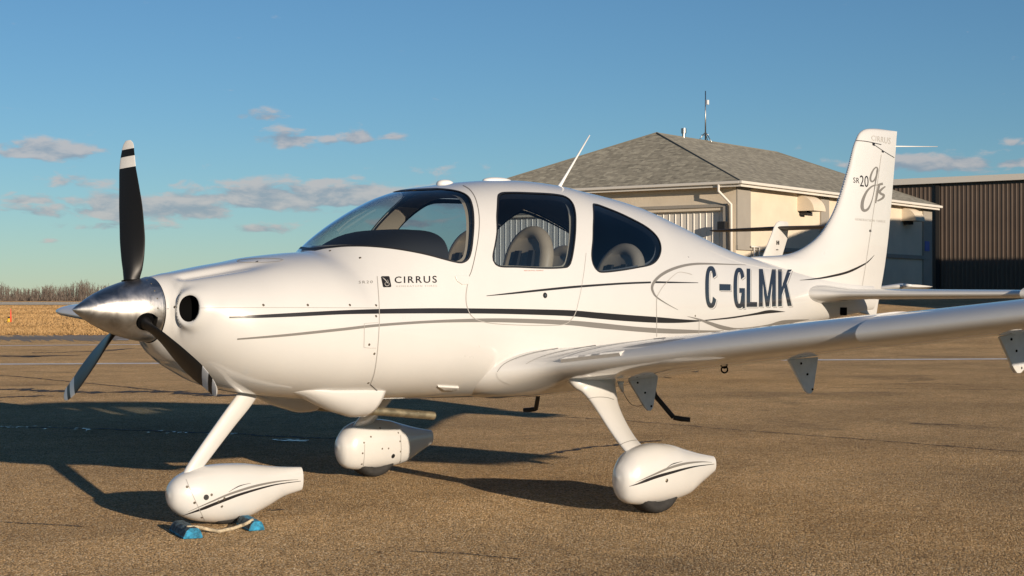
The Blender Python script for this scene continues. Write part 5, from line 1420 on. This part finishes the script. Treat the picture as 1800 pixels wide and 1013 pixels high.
# swooshes and seams on the wheel fairings
def pod_marks(S, bv):
    """S maps the nose-fairing crop to pixels"""
    stroke(S([(218, 820), (330, 782), (450, 735), (600, 680), (800, 625), (972, 600)]), [.4, 5.2, 5.0, 3.8, 2.2, .8], M_black, 'fairing_stripe', 60, bv=bv)
    stroke(S([(255, 795), (400, 732), (520, 682), (680, 632), (830, 602), (955, 590)]), [.4, 2.4, 3.8, 4.2, 3.0, .6], M_grey, 'fairing_stripe', 60, bv=bv)
    stroke(S([(512, 670), (580, 632), (655, 613)]), [.4, 1.7, .4], M_black, 'fairing_stripe', 20, bv=bv)
pod_marks(lambda L: [(260+x/3.617, 680+y/3.617) for x, y in L], bv_nose)
S9 = lambda L: [(900+x/3.618, 640+y/3.618) for x, y in L]
stroke(S9([(745, 779), (800, 762), (900, 724), (1000, 694), (1150, 655), (1285, 637)]), [.4, 5.0, 5.2, 4.0, 2.2, .8], M_black, 'fairing_stripe', 60, bv=bv_lp)
stroke(S9([(785, 754), (900, 704), (1000, 662), (1100, 634), (1200, 623), (1270, 626)]), [.4, 2.6, 4.0, 4.4, 3.0, .6], M_grey, 'fairing_stripe', 60, bv=bv_lp)
stroke(S9([(985, 660), (1020, 637), (1083, 620)]), [.4, 1.8, .4], M_black, 'fairing_stripe', 20, bv=bv_lp)
band([(1476.5, 540.5), (1482, 540.5), (1488.5, 540.5)], [(1476.5, 554), (1482, 554), (1488.5, 554)], M_inner, 'tail_vent', 10, 10, .003, False, bv_fus)
seam([(327, 843), (335, 862), (346, 886), (355, 905), (362, 919)], 'fairing_seam', 1.0, M_seam, 40, bv_nose)
seam([(641, 781), (640.5, 800), (638.5, 820)], 'fairing_seam', .8, M_seam, 30, bv_rp); seam([(704, 765), (705, 790), (704, 811)], 'fairing_seam', .8, M_seam, 30, bv_rp)
# seams on the wing root fairing, the wing and the gear leg
seam([(873, 655), (875, 662), (882, 669), (898, 676)], 'fairing_seam', 1.4, M_white, 20, bv_wing, .003)
seam([(874, 654), (884, 642), (905, 631), (940, 620), (990, 611), (1050, 603), (1120, 597)], 'fairing_seam', .9, M_grey, 60, bv_wing, .002)
seam([(925, 640), (950, 628), (990, 617), (1050, 607), (1120, 599), (1170, 594)], 'fairing_seam', .8, M_seam, 60, bv_wing, .002)
seam([(1024, 704), (1045, 699), (1065, 699), (1079, 703)], 'leg_seam', .9, M_grey, 24, bv_leg, .002)
seam([(1086, 785), (1097, 779), (1110, 775), (1122, 774)], 'leg_seam', 1.0, M_grey, 24, bv_leg, .002)
# placard under the door window
text('RESCUE PULL HANDLE', [(921, 476.8), (955, 476.6), (955, 474.8), (921, 475)], mat('placard_red', (.55, .20, .12), .5))
# ------------------------------------------------------------------ the T-tailed plane parked behind
tp_top = at_depth(1377, 389.5, 30.0)
th0 = R(4.0)
tt = thing('airplane', 'white T-tailed light plane parked behind the big white one, only tail showing', 'airplane', (0, 0, 0))
tail_l = np.array([6.85, 0, 2.62])
cz, sz = math.cos(th0), math.sin(th0)
tt.rotation_euler = (0, 0, th0)
tt.location = Vector((tp_top[0]-(tail_l[0]*cz-tail_l[1]*sz), tp_top[1]-(tail_l[0]*sz+tail_l[1]*cz), tp_top[2]-tail_l[2]))
M_tt = mat('worn_white_paint', (.60, .59, .56), .4, var=(3, .06), coat=.4)
M_tt_dark = mat('brown_stripe', (.06, .045, .035), .5)
def TT(m_, nm, m, **k): return m_.build(nm, m, tt, **k)
rings = []
for x, zt_, zb_, w_ in ((.3, 1.25, .85, .22), (.6, 1.42, .72, .42), (1.3, 1.50, .66, .50), (1.9, 1.60, .64, .55), (2.4, 1.98, .63, .56), (3.0, 2.05, .63, .55), (3.7, 1.85, .66, .48), (4.5, 1.45, .80, .32), (5.6, 1.38, .98, .19), (6.6, 1.34, 1.10, .09), (6.9, 1.30, 1.15, .04)):
    rings.append([(x, w_*np.sign(math.cos(a))*abs(math.cos(a))**.85, .5*(zt_+zb_)+.5*(zt_-zb_)*np.sign(math.sin(a))*abs(math.sin(a))**.85) for a in np.linspace(0, 2*math.pi, 28, endpoint=False)])
m_ = MB(); m_.loft(rings); TT(m_, 'fuselage', M_tt, smooth=True, autosmooth=50)
c_, yu, yl = naca(16, .10, 0)
def tsec(le, te, ax, t=1.0):
    le, te = np.array(le, float), np.array(te, float); ch = te-le; L = np.linalg.norm(ch); ax = np.array(ax)
    return [le+ch*c_[k]+ax*yu[k]*L*t for k in range(15, -1, -1)]+[le+ch*c_[k]+ax*yl[k]*L*t for k in range(1, 15)]
m_ = MB(); m_.loft([tsec((5.60, 0, 1.2), (6.45, 0, 1.15), (0, 1, 0), 1.3), tsec((5.85, 0, 1.5), (6.55, 0, 1.5), (0, 1, 0), 1.3), tsec((6.45, 0, 2.36), (6.98, 0, 2.30), (0, 1, 0), 1.3), tsec((6.55, 0, 2.52), (7.02, 0, 2.50), (0, 1, 0), 1.3), tsec((6.62, 0, 2.59), (7.02, 0, 2.59), (0, 1, 0), 1.1), tsec((6.72, 0, 2.625), (6.98, 0, 2.62), (0, 1, 0), .5)]); fin2 = TT(m_, 'tail_fin', M_tt, smooth=True, autosmooth=50)
for s_ in (-1, 1):
    m_ = MB(); m_.loft([tsec((6.62, s_*.02, 2.50), (7.34, s_*.02, 2.48), (0, 0, 1)), tsec((6.74, s_*1.0, 2.50), (7.30, s_*1.0, 2.48), (0, 0, 1)), tsec((6.84, s_*1.66, 2.50), (7.24, s_*1.66, 2.48), (0, 0, 1), .8)]); TT(m_, 'tailplane', M_tt_dark if True else M_tt, smooth=True, autosmooth=50)
    m_ = MB()
    m_.loft([tsec((1.95, s_*.35, .80), (3.45, s_*.35, .74), (0, 0, 1), 1.4), tsec((2.10, s_*2.5, 1.06), (3.35, s_*2.5, 1.02), (0, 0, 1), 1.3), tsec((2.20, s_*4.9, 1.36), (3.25, s_*4.9, 1.34), (0, 0, 1), 1.1), tsec((2.40, s_*5.05, 1.38), (3.10, s_*5.05, 1.37), (0, 0, 1), .5)]); wg = TT(m_, 'wing', M_tt, smooth=True, autosmooth=50)
    m_ = MB(); m_.tube([(2.30, s_*5.02, 1.38), (2.30, s_*5.14, 1.38)], [.03, .015], 10); m_.build('tip_lamp', M_antenna, wg, smooth=True)
    m_ = MB(); m_.tube([(2.75, s_*.9, .85), (2.75, s_*.95, .2)], .05, 10); m_.tube([(2.75, s_*.88, .19), (2.75, s_*1.02, .19)], .19, 24); TT(m_, 'main_gear', M_rubber, smooth=True, autosmooth=40)
m_ = MB(); m_.tube([(.9, 0, .75), (.85, 0, .2)], .045, 10); m_.tube([(.85, -.06, .17), (.85, .06, .17)], .17, 24); TT(m_, 'nose_gear', M_rubber, smooth=True, autosmooth=40)
m_ = MB(); m_.tube([(.02, 0, 1.05), (.15, 0, 1.05), (.32, 0, 1.05)], [.01, .12, .17], 20); TT(m_, 'spinner', M_alu, smooth=True)
m_ = MB(); m_.add([(.2, -.92, 1.0), (.22, -.92, 1.08), (.25, -.2, 1.12), (.22, -.2, 1.0), (.23, .2, 1.0), (.26, .2, 1.1), (.23, .92, 1.08), (.21, .92, 1.0)], [(0, 1, 2, 3), (4, 5, 6, 7), (3, 2, 5, 4)]); o = TT(m_, 'propeller', M_blade, fix=False); md = o.modifiers.new('sheet', 'SOLIDIFY'); md.thickness = .02
# dark cabin glass bands
for s_ in (-1, 1):
    m_ = MB(); m_.add([(2.15, s_*.50, 1.55), (3.5, s_*.50, 1.55), (3.2, s_*.42, 1.86), (2.45, s_*.42, 1.86)], [(0, 1, 2, 3)]); o = TT(m_, 'side_window', M_trim, fix=False); md = o.modifiers.new('sheet', 'SOLIDIFY'); md.thickness = .12; md.offset = 0
# H-like mark and dash on the fin
m_ = MB()
for dx, dz, w_, h_ in ((-.03, 0, .016, .075), (.03, 0, .016, .075), (0, 0, .06, .016), (-.02, -.13, .06, .014)):
    m_.box((6.60+dx, -.045, 2.22+dz), (w_, .012, h_))
o = m_.build('tail_mark', M_black, fin2)

# ------------------------------------------------------------------ wheel chocks and rope at the nose wheel
M_chock = mat('blue_rubber', (.020, .20, .34), .75, bump=(60, .9, .012), var=(34, .75))
M_chock_worn = mat('worn_blue_rubber', (.075, .11, .125), .9, bump=(60, .9, .012), var=(30, .8))
ck = thing('wheel_chocks', 'pair of worn blue wheel chocks joined by a pale rope at the nose wheel', 'wheel chocks', tuple(gp(385, 932)))
ck_inv = Matrix.Translation(-Vector(gp(385, 932)))
def chock(p_near_l, p_near_r, p_far_l, h, lab):
    A0, A1, A2 = gp(*p_near_l), gp(*p_near_r), gp(*p_far_l); ex = A1-A0; W_ = np.linalg.norm(ex); ex /= W_; ey = A2-A0; L_ = np.linalg.norm(ey); ey /= L_
    prof = [(0, .002), (W_, .002), (W_*.99, h*.22), (W_*.90, h*.68), (W_*.78, h*.97), (W_*.30, h), (W_*.14, h*.72), (W_*.02, h*.24)]
    m_ = MB(); rings = []
    for t in np.linspace(0, 1, 9): rings.append([A0+ex*(x_+.002*math.sin(t*23+x_*60))+ey*L_*t+np.array([0, 0, z_*(1+.03*math.sin(t*17+x_*30))]) for x_, z_ in prof])
    m_.loft(rings); o = m_.build('chock', None, None, bevel=.006)
    o.data.materials.append(M_chock); o.data.materials.append(M_chock_worn)
    for p in o.data.polygons:
        if len(p.vertices) == 4 and p.center.z > .02 and (p.center-Vector(A0)).dot(Vector(ex)) < W_*.55: p.material_index = 1
    H_(o, None, ck_inv, ck); return A0+ex*W_*.5+ey*.03+np.array([0, 0, h]), A0+ex*W_*.5+ey*L_*.5
t1, _ = chock((322, 949), (357, 947), (297, 934), .060, '')
t2, _ = chock((437, 935), (466, 933), (415, 923), .055, '')
rp_ = [t1+[.0, 0.05, -.004]]+[at_plane(u, v, 2, zz_) for u, v, zz_ in ((345, 927, .05), (358, 929, .03), (372, 932, .018), (386, 934, .014), (397, 931.5, .016), (410, 929, .02), (424, 924, .03), (434, 920, .045))]+[t2+[0, .03, .002]]
rp_ = catmull(rp_, 10)
m_ = MB(); 
for ph in range(3):
    pts = []
    for i, p in enumerate(rp_):
        d_ = rp_[min(i+1, len(rp_)-1)]-rp_[max(i-1, 0)]; d_ /= np.linalg.norm(d_); e = np.cross(d_, [0, 0, 1]); e /= np.linalg.norm(e); g = np.cross(d_, e); an = i*.95+ph*2.094
        pts.append(p+.0045*(math.cos(an)*e+math.sin(an)*g))
    m_.tube(pts, .0062, 7)
H_(m_.build('rope', M_rope, smooth=True, fix=True), None, ck_inv, ck)

# ------------------------------------------------------------------ marker out on the grass
q = gp(17, 567.5)
mk = thing('field_marker', 'orange stake beside a small yellow field light out on the dry grass', 'marker', tuple(q))
d_ = RT
m_ = MB(); c = q+RT*.06; m_.tube([c, c+np.array([0, 0, .45]), c+np.array([.0, 0, .76])], [.05, .035, .015], 10); m_.build('stake', mat('fluorescent_orange', (.85, .10, .05), .6), mk, smooth=True).matrix_parent_inverse = Matrix.Translation(-Vector(q))
m_ = MB(); c = q-RT*.05; m_.tube([c, c+np.array([0, 0, .24])], [.10, .07], 12); o = m_.build('light_base', mat('yellow_paint', (.75, .45, .03), .5), mk, smooth=True); o.matrix_parent_inverse = Matrix.Translation(-Vector(q))
m_ = MB(); m_.tube([c+np.array([0, 0, .24]), c+np.array([0, 0, .33])], [.07, .05], 12); m_.build('light_top', M_trim, mk, smooth=True).matrix_parent_inverse = Matrix.Translation(-Vector(q))

# ------------------------------------------------------------------ bare wood along the horizon
M_bark = mat('bare_branches', (.15, .115, .09), 1.0, var=(.02, .25))
M_bark2 = mat('pale_trunks', (.30, .26, .22), 1.0, var=(.03, .2))
rnd = random.Random(4)
Vt, Ft, Mi = [], [], []
def stick(p, q, r0, r1, mi):
    d = q-p; L = np.linalg.norm(d); e = np.cross(d, [0.3, 0.2, 1]); e = e/max(np.linalg.norm(e), 1e-6); g = np.cross(d/L, e); b_ = len(Vt)
    for c, r in ((p, r0), (q, r1)):
        for k in range(3):
            an = 2.094*k; Vt.append(c+r*(math.cos(an)*e+math.sin(an)*g))
    for k in range(3): Ft.append((b_+k, b_+(k+1) % 3, b_+3+(k+1) % 3, b_+3+k)); Mi.append(mi)
for i in range(2300):
    slope = rnd.uniform(-.47, -.12); a_ = 780+rnd.uniform(0, 90)
    x, y = AB(a_, slope*a_)
    env = 1-.25*smoothstep(slope, -.25, -.20)
    h = rnd.uniform(4.6, 8.6)*env*(1+.16*math.sin(slope*90)+.10*math.sin(slope*260+1)); base = np.array([x, y, 0.]); lean = np.array([rnd.gauss(0, .04), rnd.gauss(0, .04), 1])
    stick(base, base+lean*h*.95, .13, .04, 1 if rnd.random() < .45 else 0)
    for k in range(15):
        t = rnd.uniform(.22, .95); p = base+lean*h*t; an = rnd.uniform(0, 6.28); L = h*rnd.uniform(.12, .30)*(1.15-t*.6)
        q_ = p+np.array([math.cos(an)*L*.55, math.sin(an)*L*.55, L*.85]); stick(p, q_, .05, .03, 0)
        if k < 8:
            an2 = an+rnd.uniform(-1, 1); p2 = p+(q_-p)*.55; stick(p2, p2+np.array([math.cos(an2)*L*.35, math.sin(an2)*L*.35, L*.5]), .035, .025, 0)
for i in range(3000):       # undergrowth at the foot
    slope = rnd.uniform(-.47, -.12); a_ = 770+rnd.uniform(0, 60); x, y = AB(a_, slope*a_); b0 = np.array([x, y, 0.])
    for k in range(3): stick(b0, b0+np.array([rnd.gauss(0, .7), rnd.gauss(0, .7), rnd.uniform(1, 3.6)]), .10, .05, 0)
o = mesh('bare_wood', Vt, Ft, None, None, False, mats=[M_bark, M_bark2], midx=Mi); tag(o, 'distant wood of bare trees along the horizon at left', 'trees', kind='stuff')
